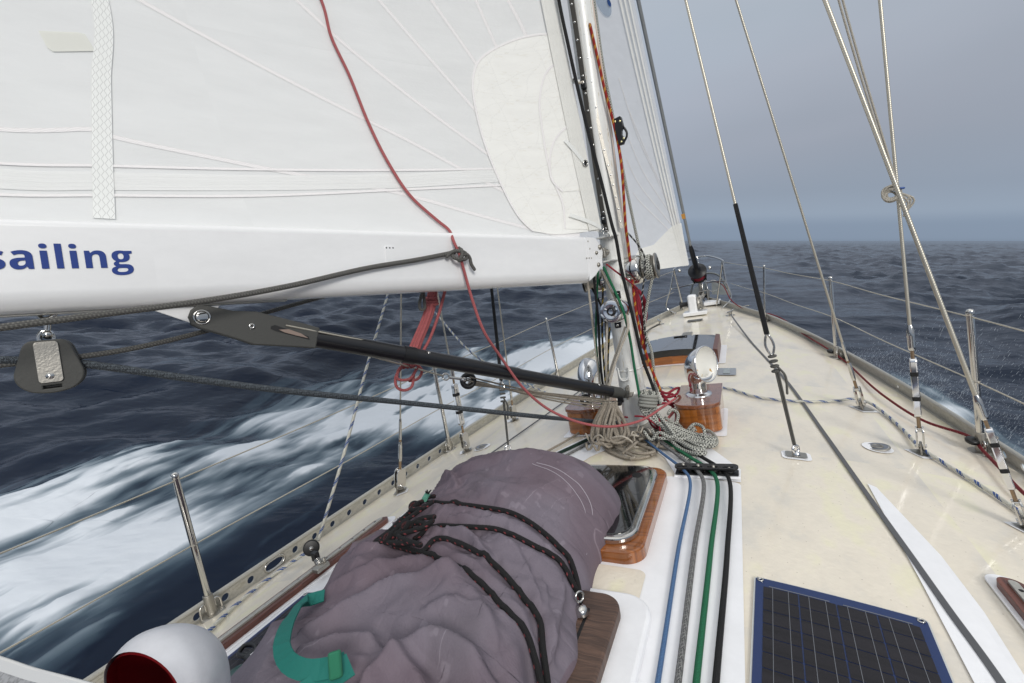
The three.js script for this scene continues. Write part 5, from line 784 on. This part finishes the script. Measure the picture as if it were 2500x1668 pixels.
  const fold = (x, z) => { // creases: fan out of the lashing point, long slack folds aft, small wrinkles
    const dx = x + .72, dz = z + 1.27, rho = Math.hypot(dx, dz), ph = Math.atan2(dz, dx);
    const ridge = v => { const a = 1 - Math.abs(v); return a * a; };
    let f = .05 * (ridge(vn(ph * 5.5 + .7 * vn(rho * 6, ph * 2), 3.3 + rho * .9)) - .5) * Math.exp(-rho / .55);
    f += .022 * (ridge(vn(ph * 13 + 9, 7 + rho * 2)) - .5) * Math.exp(-rho / .32);
    const q = x * .82 + z * .57, s = -x * .57 + z * .82; f += .026 * (ridge(vn(s * 4.2 + 40 + .6 * vn(q * 3, s * 2), q * 1.3 + 8)) - .5) * sm(-1.25, -.95, z);
    f += .012 * (ridge(vn(s * 9 + 11 + .8 * vn(q * 4, 3), q * 2.6)) - .45) * sm(-1.3, -.9, z);
    f += .008 * fbm(x * 9, z * 9 + 20, 3) + .006 * (ridge(vn(x * 14 + z * 5, z * 4 - x * 3)) - .5);
    for (const [p, a, w] of creases) { const d = segD(x, z, p), k = d / w; f += a * Math.exp(-k * k * (d > 0 ? 1 : 3.2)) - a * .45 * Math.exp(-((k + 1.5) ** 2) * 1.6); }
    const d = near(x, z); f -= .020 * Math.exp(-(d * d) / .0007); f += .009 * (ridge(vn(x * 24 + 5, z * 24)) - .4) * Math.exp(-(d * d) / .005);
    return f; };
  const t = thing('covered_bundle', 'large purple grey fabric covered bundle lashed on deck with black rope', 'bundle', onDeck(-.37, -.9, .002));
  const surf = (u, v) => { const z = lerp(ZF + .002, .4, Math.pow(v, .9)), e = end(z), l = pw(LK, z), r = pw(RK, z), xc = (l + r) / 2, w = (r - l) / 2 * Math.pow(e, .55), th = u * Math.PI, c = -Math.cos(th), q = Math.sign(c) * Math.pow(Math.abs(c), .85), x = xc + w * q; const h = pw(HK, z) * e * Math.pow(Math.max(0, 1 - Math.pow(Math.abs(q), 2.5)), 1 / 2.1); const k = Math.min(1, h / .08) * Math.min(1, e * 1.6), f = fold(x, z) * k; const out = Math.abs(q) > .6 ? (Math.abs(q) - .6) / .4 : 0; return [x + Math.sign(q) * out * f * 1.1, deckY(x, z) + .004 + Math.max(0, h + f * (1 - .5 * out)), z, x, z]; };
  const bagTex = tex(1024, 1024, (px, py) => { const x = px / 1024 - 1 + .15, z = (py / 1024) * 2.2 - 1.7; const n = fbm(x * 3 + 5, z * 3, 4), m = fbm(x * 11, z * 11 + 3, 4), f = vn(px * .9, py * 2.1); let c = [102 + n * 18 + m * 9, 89 + n * 18 + m * 9, 98 + n * 20 + m * 9]; const fade = sm(.05, .5, n); c = c.map((v, k) => lerp(v, [112, 108, 118][k], fade * .55)); const st = sm(.18, .5, fbm(x * 5 + 60, z * 5 + 9, 4)) * sm(.5, .1, Math.hypot(x + .62, z + .72)); c = c.map((v, k) => lerp(v, [122, 106, 80][k], st * .7)); const dk = sm(.28, .5, fbm(x * 6 + 90, z * 6, 3)); c = c.map((v, k) => v * (1 - .10 * dk)); const sc = sm(.02, .004, Math.abs(vn(x * 16 + z * 6 + .5 * m, z * 3 + 17))) * sm(.12, .3, m) + .5 * sm(.40, .5, fbm(x * 30 + 3, z * 24, 3)); c = c.map(v => v + 26 * sc); return c.map(v => v + f * 2.5); });
  bagTex.repeat.set(1, 1 / 2.2); bagTex.offset.set(.85 + .0, 1.7 / 2.2);
  const weave = tex(512, 512, (x, y) => { const r = 1 - Math.abs(vn(x / 70 + .6 * vn(y / 40, x / 50), y / 34 + .5 * vn(x / 60, 9))), q = 1 - Math.abs(vn(x / 26 + 40, y / 60 + .8 * vn(x / 30, y / 30))); return 40 + 110 * r * r * r + 60 * q * q * q * q + 14 * vn(x / 2, y / 2); }, false);
  const bagMat = phy({ map: bagTex, roughness: .82, sheen: .25, sheenRoughness: .6, bumpMap: rep(weave, 1.5, 1.5), bumpScale: .0045 });
  part(t, 'fabric_cover', grid(210, 260, surf, true), bagMat, 'faded purple grey fabric with stains and scuffs');
  const hAt = (x, z) => { const e = end(z), l = pw(LK, z), r = pw(RK, z), xc = (l + r) / 2, w = (r - l) / 2 * Math.pow(e, .55), q = Math.abs(x - xc) / w, h = q < 1 ? pw(HK, z) * e * Math.pow(1 - Math.pow(q, 2.5), 1 / 2.1) : 0; return deckY(x, z) + .004 + Math.max(0, h + fold(x, z) * Math.min(1, h / .08) * (q > .6 ? 1 - .5 * (q - .6) / .4 : 1)); };
  // seam lines on the cover
  const onBag = (pts, r) => pts.map(p => [p[0], Math.max(hAt(p[0], p[2]) + r, p[1] - .02), p[2]]);
  const fine = pts => new THREE.CatmullRomCurve3(pts.map(V), false, 'centripetal').getPoints(pts.length * 5).map(v => [v.x, v.y, v.z]);
  part(t, 'cover_seam', tube(onBag(fine([[-.134,.28,-1.382],[-.044,.251,-1.376],[.027,.202,-1.36],[.064,.149,-1.326],[.072,.107,-1.253],[.082,.087,-1.158]]), .0008), .0016, { rad: 5 }), std({ color: rgb(160, 152, 160), roughness: .8 }), 'pale stitched seam');
  part(t, 'cover_seam', tube(onBag(fine([[-.147,.278,-1.372],[-.059,.251,-1.357],[.008,.207,-1.334],[.05,.156,-1.298],[.062,.121,-1.228]]), .0008), .0014, { rad: 5 }), std({ color: rgb(160, 152, 160), roughness: .8 }), 'pale stitched seam');
  const lb = ['farthest', 'second', 'third', 'nearest'];
  lash.forEach((r, i) => single('lashing_rope', `black rope with red flecks lashed over the bundle, ${lb[i]} of four`, 'rope', tube(onBag(fine(r), .004), .0078, { rad: 8 }), R.blackFleck, r[r.length - 1], 'black lashings over the bundle'));
  // bunch of lashing turns on the port side
  const k = thing('lashing_knots', 'bunched black lashing turns and knots at the port side of the bundle', 'rope', [-.694,.056,-1.191]);
  const strands = [[[-.447,.239,-1.177],[-.494,.223,-1.193],[-.483,.226,-1.117],[-.478,.23,-1.047],[-.462,.234,-.96],[-.474,.229,-.915]], [[-.405,.253,-1.115],[-.42,.25,-1.055],[-.43,.248,-.996],[-.423,.247,-.929]], [[-.325,.261,-1.018],[-.371,.257,-1.005],[-.393,.253,-.962],[-.408,.249,-.914],[-.435,.243,-.898]], [[-.312,.263,-.992],[-.325,.261,-.957],[-.355,.258,-.936],[-.387,.254,-.921],[-.345,.258,-.897],[-.268,.263,-.876]], [[-.474,.228,-.909],[-.446,.236,-.916],[-.41,.243,-.923],[-.407,.244,-.947]], [[-.405,.257,-1.07],[-.464,.244,-1.074],[-.496,.231,-1.128],[-.463,.243,-1.13]], [[-.324,.256,-.984],[-.384,.251,-.99],[-.407,.246,-.948],[-.428,.241,-.907],[-.365,.25,-.89],[-.313,.254,-.892]]];
  strands.forEach(p => part(k, 'strand', tube(p, .0078, { rad: 8 }), R.blackFleck));
  for (const p of [[[-.474,.238,-1.102]], [[-.39,.255,-.963]], [[-.417,.247,-.911]]]) part(k, 'knot', [ringG(p[0], .012, .0085, [.5, .4, .6]), ringG(add(p[0], [.004, .004, .004]), .011, .008, [-.5, .6, .3])], R.blackFleck);
  part(k, 'whipped_end', [rod([-.457,.247,-1.138], [-.468,.248,-1.169], .010, 10)], std({ color: rgb(90, 150, 130), roughness: .7 }), 'pale green whipping'); part(k, 'frayed_end', [0, 1, 2, 3].map(i => rod([-.468,.248,-1.169], add([-.446,.269,-1.153], [(i - 1.5) * .008, i % 2 * .005, 0]), .004, 6, .002)), R.black);
  // teal strap
  const teal = phy({ color: rgb(14, 108, 98), roughness: .7, sheen: .3, bumpMap: rep(wireTex, 240, 8), bumpScale: .0003, side: THREE.DoubleSide }), tealLight = phy({ color: rgb(38, 118, 88), roughness: .75, bumpMap: rep(wireTex, 240, 8), bumpScale: .0003, side: THREE.DoubleSide });
  const s = thing('webbing_strap', 'teal green webbing strap looped at the near port end of the bundle', 'strap', [-.338,.239,-.508]);
  part(s, 'loop', strap([[-.461,.208,-.704],[-.493,.208,-.677],[-.402,.264,-.579],[-.327,.292,-.508],[-.279,.297,-.47],[-.236,.294,-.453],[-.194,.29,-.454],[-.165,.285,-.471],[-.156,.27,-.504]], .034, .003, [[.1, .9, .3], [.3, .8, .4], [.5, .6, .6], [.6, .5, .6], [.6, .5, .6], [.5, .6, .6], [.4, .7, .6], [.4, .7, .6], [.4, .7, .6]]), teal);
  part(s, 'tail', strap([[-.142,.269,-.504],[-.152,.27,-.479],[-.166,.27,-.454],[-.178,.27,-.425]], .04, .003, [.4, .7, .6]), teal);
  part(s, 'keeper', place(new RoundedBoxGeometry(.024, .010, .044, 2, .005), [-.148,.289,-.479], [.5, .62, .6]), tealLight, 'lighter green keeper loop');
}

// ---------- stanchions and lifelines ----------
const posts = [[-1.543, -.932, [-1.537,.387,-.932], 'port stanchion nearest the camera above the foaming wake'], [-1.436, -2.596, [-1.435,.438,-2.596], 'port stanchion under the vang beside the port shrouds'], [-1.175, -4.242, [-1.201,.521,-4.242], 'port stanchion just left of the mast foot vents'], [-.768, -5.851, null, 'port stanchion mostly hidden behind the mast'], [1.436, -2.596, [1.426,.441,-2.596], 'starboard stanchion nearest the right edge beside the main shroud'], [1.175, -4.242, [1.185,.529,-4.242], 'middle starboard stanchion beside the forward lower shroud'], [.768, -5.851, [.822,.628,-5.851], 'starboard stanchion nearest the bow']];
const tops = posts.map(([x, z, top, label]) => {
  const b = onDeck(x, z, .004), T = top ?? add(b, [0, .62, 0]), t = thing('stanchion', 'slim stainless ' + label, 'stanchion', b, 'guardrail stanchions'), u = V(T).sub(V(b)).normalize().toArray(), s = Math.sign(x);
  part(t, 'base_flange', [lathe([[0, .010], [.04, .010], [.048, .006], [.05, 0]], b, [0, 1, 0], 28), lathe([[.021, .008], [.019, .03], [.0185, .09], [.0145, .092]], b, u, 20)], steelDull);
  part(t, 'post', rod(add(b, u, .05), T, .0132, 16), steel);
  part(t, 'cap', lathe([[.0135, -.004], [.0145, 0], [.0145, .012], [.011, .02], [0, .023]], T, u, 16), steel);
  for (const k of [-1, 1]) part(t, 'side_loop', tube([add(b, [0, .008, k * .042]), add(b, [0, .055, k * .038]), add(b, [0, .06, k * .022]), add(b, [0, .03, k * .02])], .004), steel);
  part(t, 'wire_eye', [ringG(add(T, u, -.012), .006, .003, [0, 0, 1], 14), ringG(mixP(b, T, .52), .0135, .0028, u, 16)], steelDull);
  return [b, T, u];
});
function lifeline(label, pts) { const o = []; pts.forEach((p, i) => { if (i) { const a = pts[i - 1]; o.push(add(mixP(a, p, .5), [0, -.006, 0])); } o.push(p); }); single('lifeline', label, 'lifeline', tube(o, .0031, { rad: 6, seg: 60 }), wireMat, pts[0]); }
{
  const up = i => add(tops[i][1], tops[i][2], -.012), lo = i => mixP(tops[i][0], tops[i][1], .52);
  const pulS = [.4,.729,-6.97], pulP = [-.262,.722,-6.97], aftP = add(up(0), [.06, .03, 1.1]), aftS = [1.57, up(4)[1] - .03, -.6];
  lifeline('upper port guard wire slanting over the wake', [aftP, up(0), up(1), up(2), up(3), pulP]); lifeline('lower port guard wire slanting over the wake', [add(lo(0), [.05, .02, 1.1]), lo(0), lo(1), lo(2), lo(3), add(pulP, [-.03, -.3, .05])]);
  lifeline('upper starboard guard wire against the sea', [aftS, up(4), up(5), up(6), pulS]); lifeline('lower starboard guard wire against the sea', [[1.6, lo(4)[1] - .02, -.6], lo(4), lo(5), lo(6), add(pulS, [.05, -.3, .05])]);
  // pulpit
  const t = thing('pulpit', 'stainless bow pulpit rail round the stem', 'pulpit', onDeck(0, -7.1));
  const A = [-.023,.814,-7.6], tS = [.381,.743,-6.98], tP = [-.26,.745,-6.98];
  part(t, 'top_rail', tube([tP, add(tP, [.01, .015, -.2]), [-.16, A[1] + .03, -7.75], [0, A[1] + .04, -7.98], [.16, A[1] + .03, -7.75], add(tS, [-.01, .015, -.2]), tS], .0125, { rad: 8 }), steel);
  const leg = (pts) => part(t, 'leg', tube(pts, .0125, { rad: 8 }), steel);
  leg([add(tS, [.0, 0, .0]), onDeck(.227, -7.222, .004)]); leg([tS, mixP(tS, onDeck(.40, -6.965, .2), .6), add(onDeck(.40, -6.965, .12), [.03, 0, 0]), onDeck(.315, -6.93, .004)]);
  leg([tP, onDeck(-.227, -7.222, .004)]); leg([tP, mixP(tP, onDeck(-.40, -6.965, .2), .6), add(onDeck(-.40, -6.965, .12), [-.03, 0, 0]), onDeck(-.315, -6.965, .004)]);
  part(t, 'mid_rail', tube([mixP(tP, onDeck(-.4, -6.96, .1), .5), [-.13, .45, -7.7], [0, .46, -7.92], [.13, .45, -7.7], mixP(tS, onDeck(.4, -6.96, .1), .5)], .010, { rad: 8 }), steel);
  part(t, 'stem_strut', tube([[0, A[1] + .04, -7.97], [.02, .42, -7.9], [.03, .16, -7.8]], .010, { rad: 8 }), steel);
  for (const [x, y] of [[.12, tS[1] - .06], [-.28, tP[1] - .03]]) part(t, 'rail_fitting', lathe([[0, .05], [.02, .045], [.026, .02], [.022, 0], [0, 0]], [x + .09, y, -7.05], [0, 0, 1], 14), steel);
}
// ---------- standing rigging ----------
function shroud(name, label, x, z, top, o = {}) {
  const b = onDeck(x, z, .004), k = o.k ?? 1, u = V(top).sub(V(b)).normalize().toArray(), t = thing(name, label, o.cat ?? 'shroud', b), at = h => add(b, u, h * k), s = Math.sign(x);
  part(t, 'deck_plate', deckPatch([[x - .052 * k, z - .018 * k], [x + .018 * k, z - .052 * k], [x + .062 * k, z + .018 * k], [x - .01 * k, z + .052 * k]], .009, 1), steelDull, 'dark steel deck plate');
  const across = [1, 0, .25], f = frame(u, across);
  const loc = g => { g.applyMatrix4(f); g.translate(...b); return g; };
  part(t, 'chainplate', loc(box([0, .03 * k, 0], .052 * k, .07 * k, .012 * k, .004)), steelDull);
  part(t, 'toggle', [-1, 1].map(q => { const sh = rrect(-.030 * k, .02 * k, .030 * k, .155 * k, .028 * k), g = extr(sh, .006 * k, .001); g.translate(0, 0, q * .014 * k - .003 * k); return loc(g); }).concat([loc(box([0, .14 * k, 0], .03 * k, .02 * k, .026 * k, .004))]), steel);
  part(t, 'clevis_pin', loc(lathe([[0, .026], [.009, .026], [.010, .022], [.010, -.026], [0, -.026]].map(p => [p[0] * k, p[1] * k]), [0, .045 * k, 0], [0, 0, 1], 16)), steel);
  part(t, 'lower_stud', rod(at(.13), at(.24), .0088 * k, 10), std({ color: rgb(150, 128, 104), metalness: .8, roughness: .4 }));
  if (o.simple) part(t, 'turnbuckle', [lathe([[.0, 0], [.010, .002], [.012, .02], [.012, .1], [.010, .12], [.007, .13]].map(p => [p[0] * k, p[1] * k]), at(.2), u, 14)], steel);
  else { const body = new THREE.Shape(); rrect(-.019 * k, .215 * k, .019 * k, .545 * k, .017 * k, body); const h1 = new THREE.Path(); rrect(-.008 * k, .25 * k, .008 * k, .375 * k, .008 * k, h1); const h2 = new THREE.Path(); rrect(-.008 * k, .39 * k, .008 * k, .51 * k, .008 * k, h2); body.holes.push(h1, h2); const g = extr(body, .022 * k, .005 * k); g.translate(0, 0, -.011 * k); const tb = part(t, 'turnbuckle', loc(g), chrome, 'open chrome turnbuckle'); part(tb, 'inner_stud', [rod(at(.24), at(.30), .0075 * k, 8), rod(at(.46), at(.53), .0075 * k, 8)], steelDull);
    for (const h of [.32, .46]) part(tb, 'tape_band', loc(box([0, h * k, 0], .052 * k, .03 * k, .036 * k, .008 * k)), blackRubber, 'black tape band'); }
  part(t, 'upper_stud', rod(at(o.simple ? .32 : .53), at(o.simple ? .36 : .60), .0085 * k, 10), std({ color: rgb(150, 128, 104), metalness: .8, roughness: .4 }));
  const w0 = o.simple ? .34 : .59;
  part(t, 'terminal', o.simple ? lathe([[.0, 0], [.009, .0], [.009, .11], [.0062, .13]].map(p => [p[0] * k, p[1] * k]), at(w0), u, 12) : lathe([[.010, 0], [.0165, .006], [.0175, .02], [.0175, .075], [.0185, .08], [.0185, .11], [.010, .145]].map(p => [p[0] * k, p[1] * k]), at(w0), u, 8), steel);
  part(t, 'wire', tube([at(w0 + .1), top], (o.r ?? .0058), { rad: 8 }), wireMat);
  return { at, t };
}
shroud('shroud', 'starboard main shroud with taped turnbuckle', 1.187, -2.428, [1.19, 3.6, -2.60], { r: .0068, k: .77 });
shroud('shroud', 'starboard lower shroud crossing the upper right diagonally to the right edge', 1.30, -1.90, [.05, 6.0, -2.42], { r: .0072, k: .62 });
shroud('shroud', 'starboard forward lower shroud with slim terminal', 1.091, -2.972, [.05, 5.7, -2.42], { r: .0058, simple: true, k: .85 });
shroud('shroud', 'port main shroud with taped turnbuckle behind the vang tackle', -1.165, -2.415, [-1.15, 3.0, -2.46], { r: .0058, k: .85 });
shroud('shroud', 'port aft lower shroud standing in front of the wake', -1.332, -1.914, [-.75, 2.6, -2.12], { r: .0045, simple: true, k: .95 });
shroud('shroud', 'port forward lower shroud seen past the vang', -1.05, -2.93, [-.86, 2.4, -2.86], { r: .0055, simple: true, k: .8 });
// runners set up forward, lower part in black cover
for (const s of [1, -1]) {
  const b = s > 0 ? onDeck(.706, -2.194, .005) : [-.721,-.035,-2.201], t = thing('running_stay', s > 0 ? 'starboard running stay in black cover lashed to a deck eye' : 'port running stay in black cover lashed to a deck eye', 'stay', b), top = s > 0 ? [.05, 6.1, -2.42] : [-.757,1.273,-2.478], u = V(top).sub(V(b)).normalize().toArray(), at = h => add(b, u, h);
  part(t, 'deck_plate', deckPatch(rrect(b[0] - .04, b[2] - .028, b[0] + .04, b[2] + .028, .008), .009, 1), steelDull);
  part(t, 'deck_eye', [ringG(add(b, [0, .028, 0]), .016, .006, [.7, .1, .7]), lathe([[.016, 0], [.014, .01], [.008, .014]], add(b, [0, .004, 0]), [0, 1, 0], 20)], chrome);
  const e = s > 0 ? [.05, .38, .545, 1.12] : [.05, .30, .42, 1.0];
  part(t, 'lashing', [tube([at(e[0]), at(e[1])], .0052), tube([add(at(e[0]), [.006, 0, .004]), add(at(e[1]), [.008, 0, .004])], .004)], R.grey);
  part(t, 'lashing_knot', [.0, .022, .044, .066].map(h => ringG(at(e[1] + h), .0125, .0055, u, 14)).concat([tube([add(at(e[1] + .02), [.01, 0, .01]), add(at(e[1] - .02), [.03, 0, .01]), add(at(e[1] - .10), [.022, 0, .008])], .005)]), R.grey);
  part(t, 'thimble', [tube([at(e[1] + .07), add(at(e[2] - .05), [-.016, 0, 0]), at(e[2]), add(at(e[2] - .05), [.016, 0, 0])], .005, { closed: true })], steel);
  part(t, 'black_cover', rod(at(e[2]), at(e[3]), .0105, 12, .009), shockCover, 'black fabric cover'); part(t, 'wire', tube([at(e[3] - .01), top], .0058, { rad: 8 }), wireMat);
}
{ // flag halyard with its bundle on the starboard shroud
  const kn = [1.169,1.003,-2.44], a = [1.041,1.799,-2.44], up = add(a, [-.28, 2.2, 0]);
  for (const [d, l] of [[0, 'left'], [.012, 'right']]) lineThing('flag_halyard', `thin tan flag halyard above the knot on the starboard shroud, ${l} strand of two`, 'rope', [add(up, [d, 0, 0]), add(a, [d, 0, 0]), add(kn, [d * .6, .04, 0])], .0042, R.pale);
  const t = thing('halyard_bundle', 'tan cord bundle hitched to the starboard main shroud', 'rope', kn), r = mulberry(3);
  for (let i = 0; i < 8; i++) part(t, 'loop', ringG(add(kn, [-.006 - r() * .012, r() * .03 - .015, r() * .02 - .01]), .020 + r() * .008, .0042, [r() - .5, r() - .3, 1]), R.pale);
  for (const [dx, dy, ex] of [[.02, -.10, .03], [.03, -.085, .05], [.034, -.075, .02], [.01, -.06, .06]]) part(t, 'tail', tube([add(kn, [.004, .0, .012]), add(kn, [dx + ex * .5, dy * .5, .016]), add(kn, [dx, dy, .012])], .004), R.pale);
  part(t, 'cable_tie', [ringG(add(kn, [.018, .012, 0]), .012, .004, [.1, 1, 0], 14)], std({ color: rgb(60, 90, 150), roughness: .5 }), 'blue tie');
}
{ // furling line along the starboard rail with its lead blocks
  lineThing('furling_line', 'dark red furling line led aft along the starboard rail', 'rope', [...[[.02,.386,-8.738],[.02,.386,-8.738]].slice(0, 1), ...[[.349,.413,-6.98]], ...[[.459,.216,-6.473],[.553,.127,-6.482],[.716,.098,-6.193],[.879,.032,-6.151],[1.041,-.017,-5.029],[1.152,-.047,-4.291],[1.202,-.089,-4.132],[1.236,-.095,-3.196],[1.313,-.119,-2.825],[1.416,-.129,-2.637],[1.422,-.152,-2.542],[1.405,-.15,-2.324],[1.389,-.147,-2.139]], onDeck(1.42, -1.9, .012), onDeck(1.5, -.6, .012), onDeck(1.5, .7, .012)], .0066, R.furl);
  for (const [p, l] of [[[1.143,-.04,-4.264], 'middle'], [[1.406,-.127,-2.592], 'nearest'], [[.554,.121,-6.621], 'farthest']]) { const t = thing('lead_block', `black lead block of the red furling line, ${l} of three`, 'block', p, 'furling line lead blocks'); part(t, 'cheek', [lathe([[0, .012], [.022, .010], [.026, 0], [.022, -.010], [0, -.012]], p, [.3, .9, .2], 20)], blackPlastic); part(t, 'bracket', [rod(p, add(p, [.06, .01, -.01]), .006), ringG(add(p, [.07, .01, -.01]), .016, .004, [0, 1, 0])], steelDull); }
}
// ---------- bow gear ----------
{
  const w = onDeck(-.03, -6.55, .004), t = thing('windlass', 'white anchor windlass with black drum on the foredeck', 'windlass', w);
  part(t, 'base', box(add(w, [0.02, .03, 0]), .30, .05, .24, .012), whitePaint); part(t, 'housing', box(add(w, [.0, .15, 0]), .11, .26, .16, .03), whitePaint);
  part(t, 'drum', lathe([[0, -.02], [.05, -.02], [.05, 0], [.032, .012], [.032, .075], [.05, .088], [.05, .10], [0, .10]], add(w, [-.06, .16, 0]), [-1, 0, 0], 24), blackRubber); part(t, 'gypsy', lathe([[0, 0], [.085, 0], [.085, .015], [.06, .03], [.085, .045], [.085, .06], [0, .06]], add(w, [.06, .15, -.02]), [1, 0, 0], 24), steelDull);
  const chain = thing('anchor_chain', 'galvanised chain over the windlass gypsy to the bow roller', 'chain', add(w, [.1, .1, -.1])); for (let i = 0; i < 14; i++) { const f = i / 13, p = mixP(add(w, [.09, .23, -.02]), onDeck(.05, -7.55, .16), f); part(chain, 'link', ringG(add(p, [0, -.03 * Math.sin(f * 3.14), 0]), .026, .008, i % 2 ? [1, 0, 0] : [0, 1, 0], 14), steelDull); }
  const r = onDeck(.05, -7.6, .0), t2 = thing('bow_roller', 'steel bow roller fitting at the stem', 'bow roller', r);
  part(t2, 'cheek', [-1, 1].map(s => box(add(r, [s * .06, .1, -.1]), .012, .18, .5, .004)), steelDull); part(t2, 'roller', lathe([[0, -.05], [.05, -.05], [.03, 0], [.05, .05], [0, .05]], add(r, [0, .1, -.25]), [1, 0, 0], 20), blackRubber); part(t2, 'cross_bar', [box(add(r, [0, .2, .05]), .13, .014, .014, .004), box(add(r, [0, .14, .05]), .13, .014, .014, .004)], steel); part(t2, 'hoop', ringG(add(r, [.14, .25, -.05]), .085, .005, [0, .2, 1], 24), steel);
  part(t2, 'deck_pad', box(add(r, [.12, .03, .25]), .22, .05, .3, .01), gelWhite);
  // anchor on its roller: fluke blade and shank
  const an = thing('anchor', 'dull grey plough anchor stowed at the stem', 'anchor', add(r, [.05, .1, -.4]));
  const blade = (s) => grid(6, 6, (u, v) => { const p = add(add(r, [.05 + s * .0, .10 + .12 * v, -.30]), [s * (.05 + .28 * u * (1 - .35 * v)), -.06 * u + .06 * v, -.25 * v - .1 * u]); return p; }, s < 0);
  const galv = std({ color: rgb(112, 116, 116), metalness: .6, roughness: .6, side: THREE.DoubleSide }); part(an, 'fluke', blade(1), galv); part(an, 'fluke', blade(-1), galv); part(an, 'shank', [rod(add(r, [.05, .15, .1]), add(r, [.02, .32, -.45]), .018, 10)], galv); part(an, 'roll_bar', tube([add(r, [-.22, .16, -.35]), add(r, [-.12, .38, -.4]), add(r, [.05, .44, -.42]), add(r, [.22, .38, -.4]), add(r, [.32, .16, -.35])], .014), galv);
  for (const [p, l] of [[[.412,.078,-6.274], 'starboard bow cleat holding the jackline'], [[-.432,.075,-6.232], 'port bow cleat beside the toe rail']]) { const c = thing('mooring_cleat', 'stainless ' + l, 'cleat', p), d = p[0] > 0 ? [-.35, 0, 1] : [.35, 0, 1], n = V(d).normalize().toArray(); part(c, 'horn', tube([add(add(p, n, -.12), [0, .055, 0]), add(add(p, n, -.05), [0, .045, 0]), add(add(p, n, .05), [0, .045, 0]), add(add(p, n, .12), [0, .055, 0])], .011), steel); part(c, 'post', [-.035, .035].map(k => rod(add(p, n, k), add(add(p, n, k), [0, .05, 0]), .011)), steel); part(c, 'foot', lathe([[0, .006], [.05, .006], [.055, 0]], p, [0, 1, 0], 20), steel); }
  single('dock_line', 'grey mooring line lying from the port bow cleat', 'rope', tube([[-.383,.125,-5.866],[-.5,.077,-5.93],[-.522,.066,-5.602],[-.53,.056,-5.245]], .011), R.grey);
}
{ // spray thrown up along the starboard bow
  const n = 5000, g = new THREE.SphereGeometry(1, 5, 4), m = new THREE.InstancedMesh(g, phy({ color: rgb(235, 240, 244), roughness: .2, transmission: .35, thickness: 0 }), n), r = mulberry(77), q = new THREE.Matrix4(), e = new THREE.Euler();
  for (let i = 0; i < n; i++) { const a = lerp(5.2, 10.4, r()), k = Math.pow(r(), 3), b = 2.4 + r() * 1.1 + (9 - a) * .12, y = .02 + k * (1.0 + .4 * r()) * sm(11, 7, a); const x = ORG[0] + FW[0] * a + ST[0] * b, z = ORG[1] + FW[1] * a + ST[1] * b, s = .0004 + .0009 * r() * r(); q.compose(new THREE.Vector3(x, y, z), new THREE.Quaternion().setFromEuler(e.set(r() * .5, 0, -.35 + r() * .3)), new THREE.Vector3(s, s * (8 + 22 * r()), s)); m.setMatrixAt(i, q); }
  m.name = 'sea_spray'; m.userData = { label: 'fine white spray thrown up beside the starboard rail', category: 'spray', kind: 'stuff' }; scene.add(m);
}

// ---------- heel the yacht over and draw ----------
for (const o of boatThings) { o.updateMatrix(); o.applyMatrix4(HEEL); }
renderer.render(scene, camera);
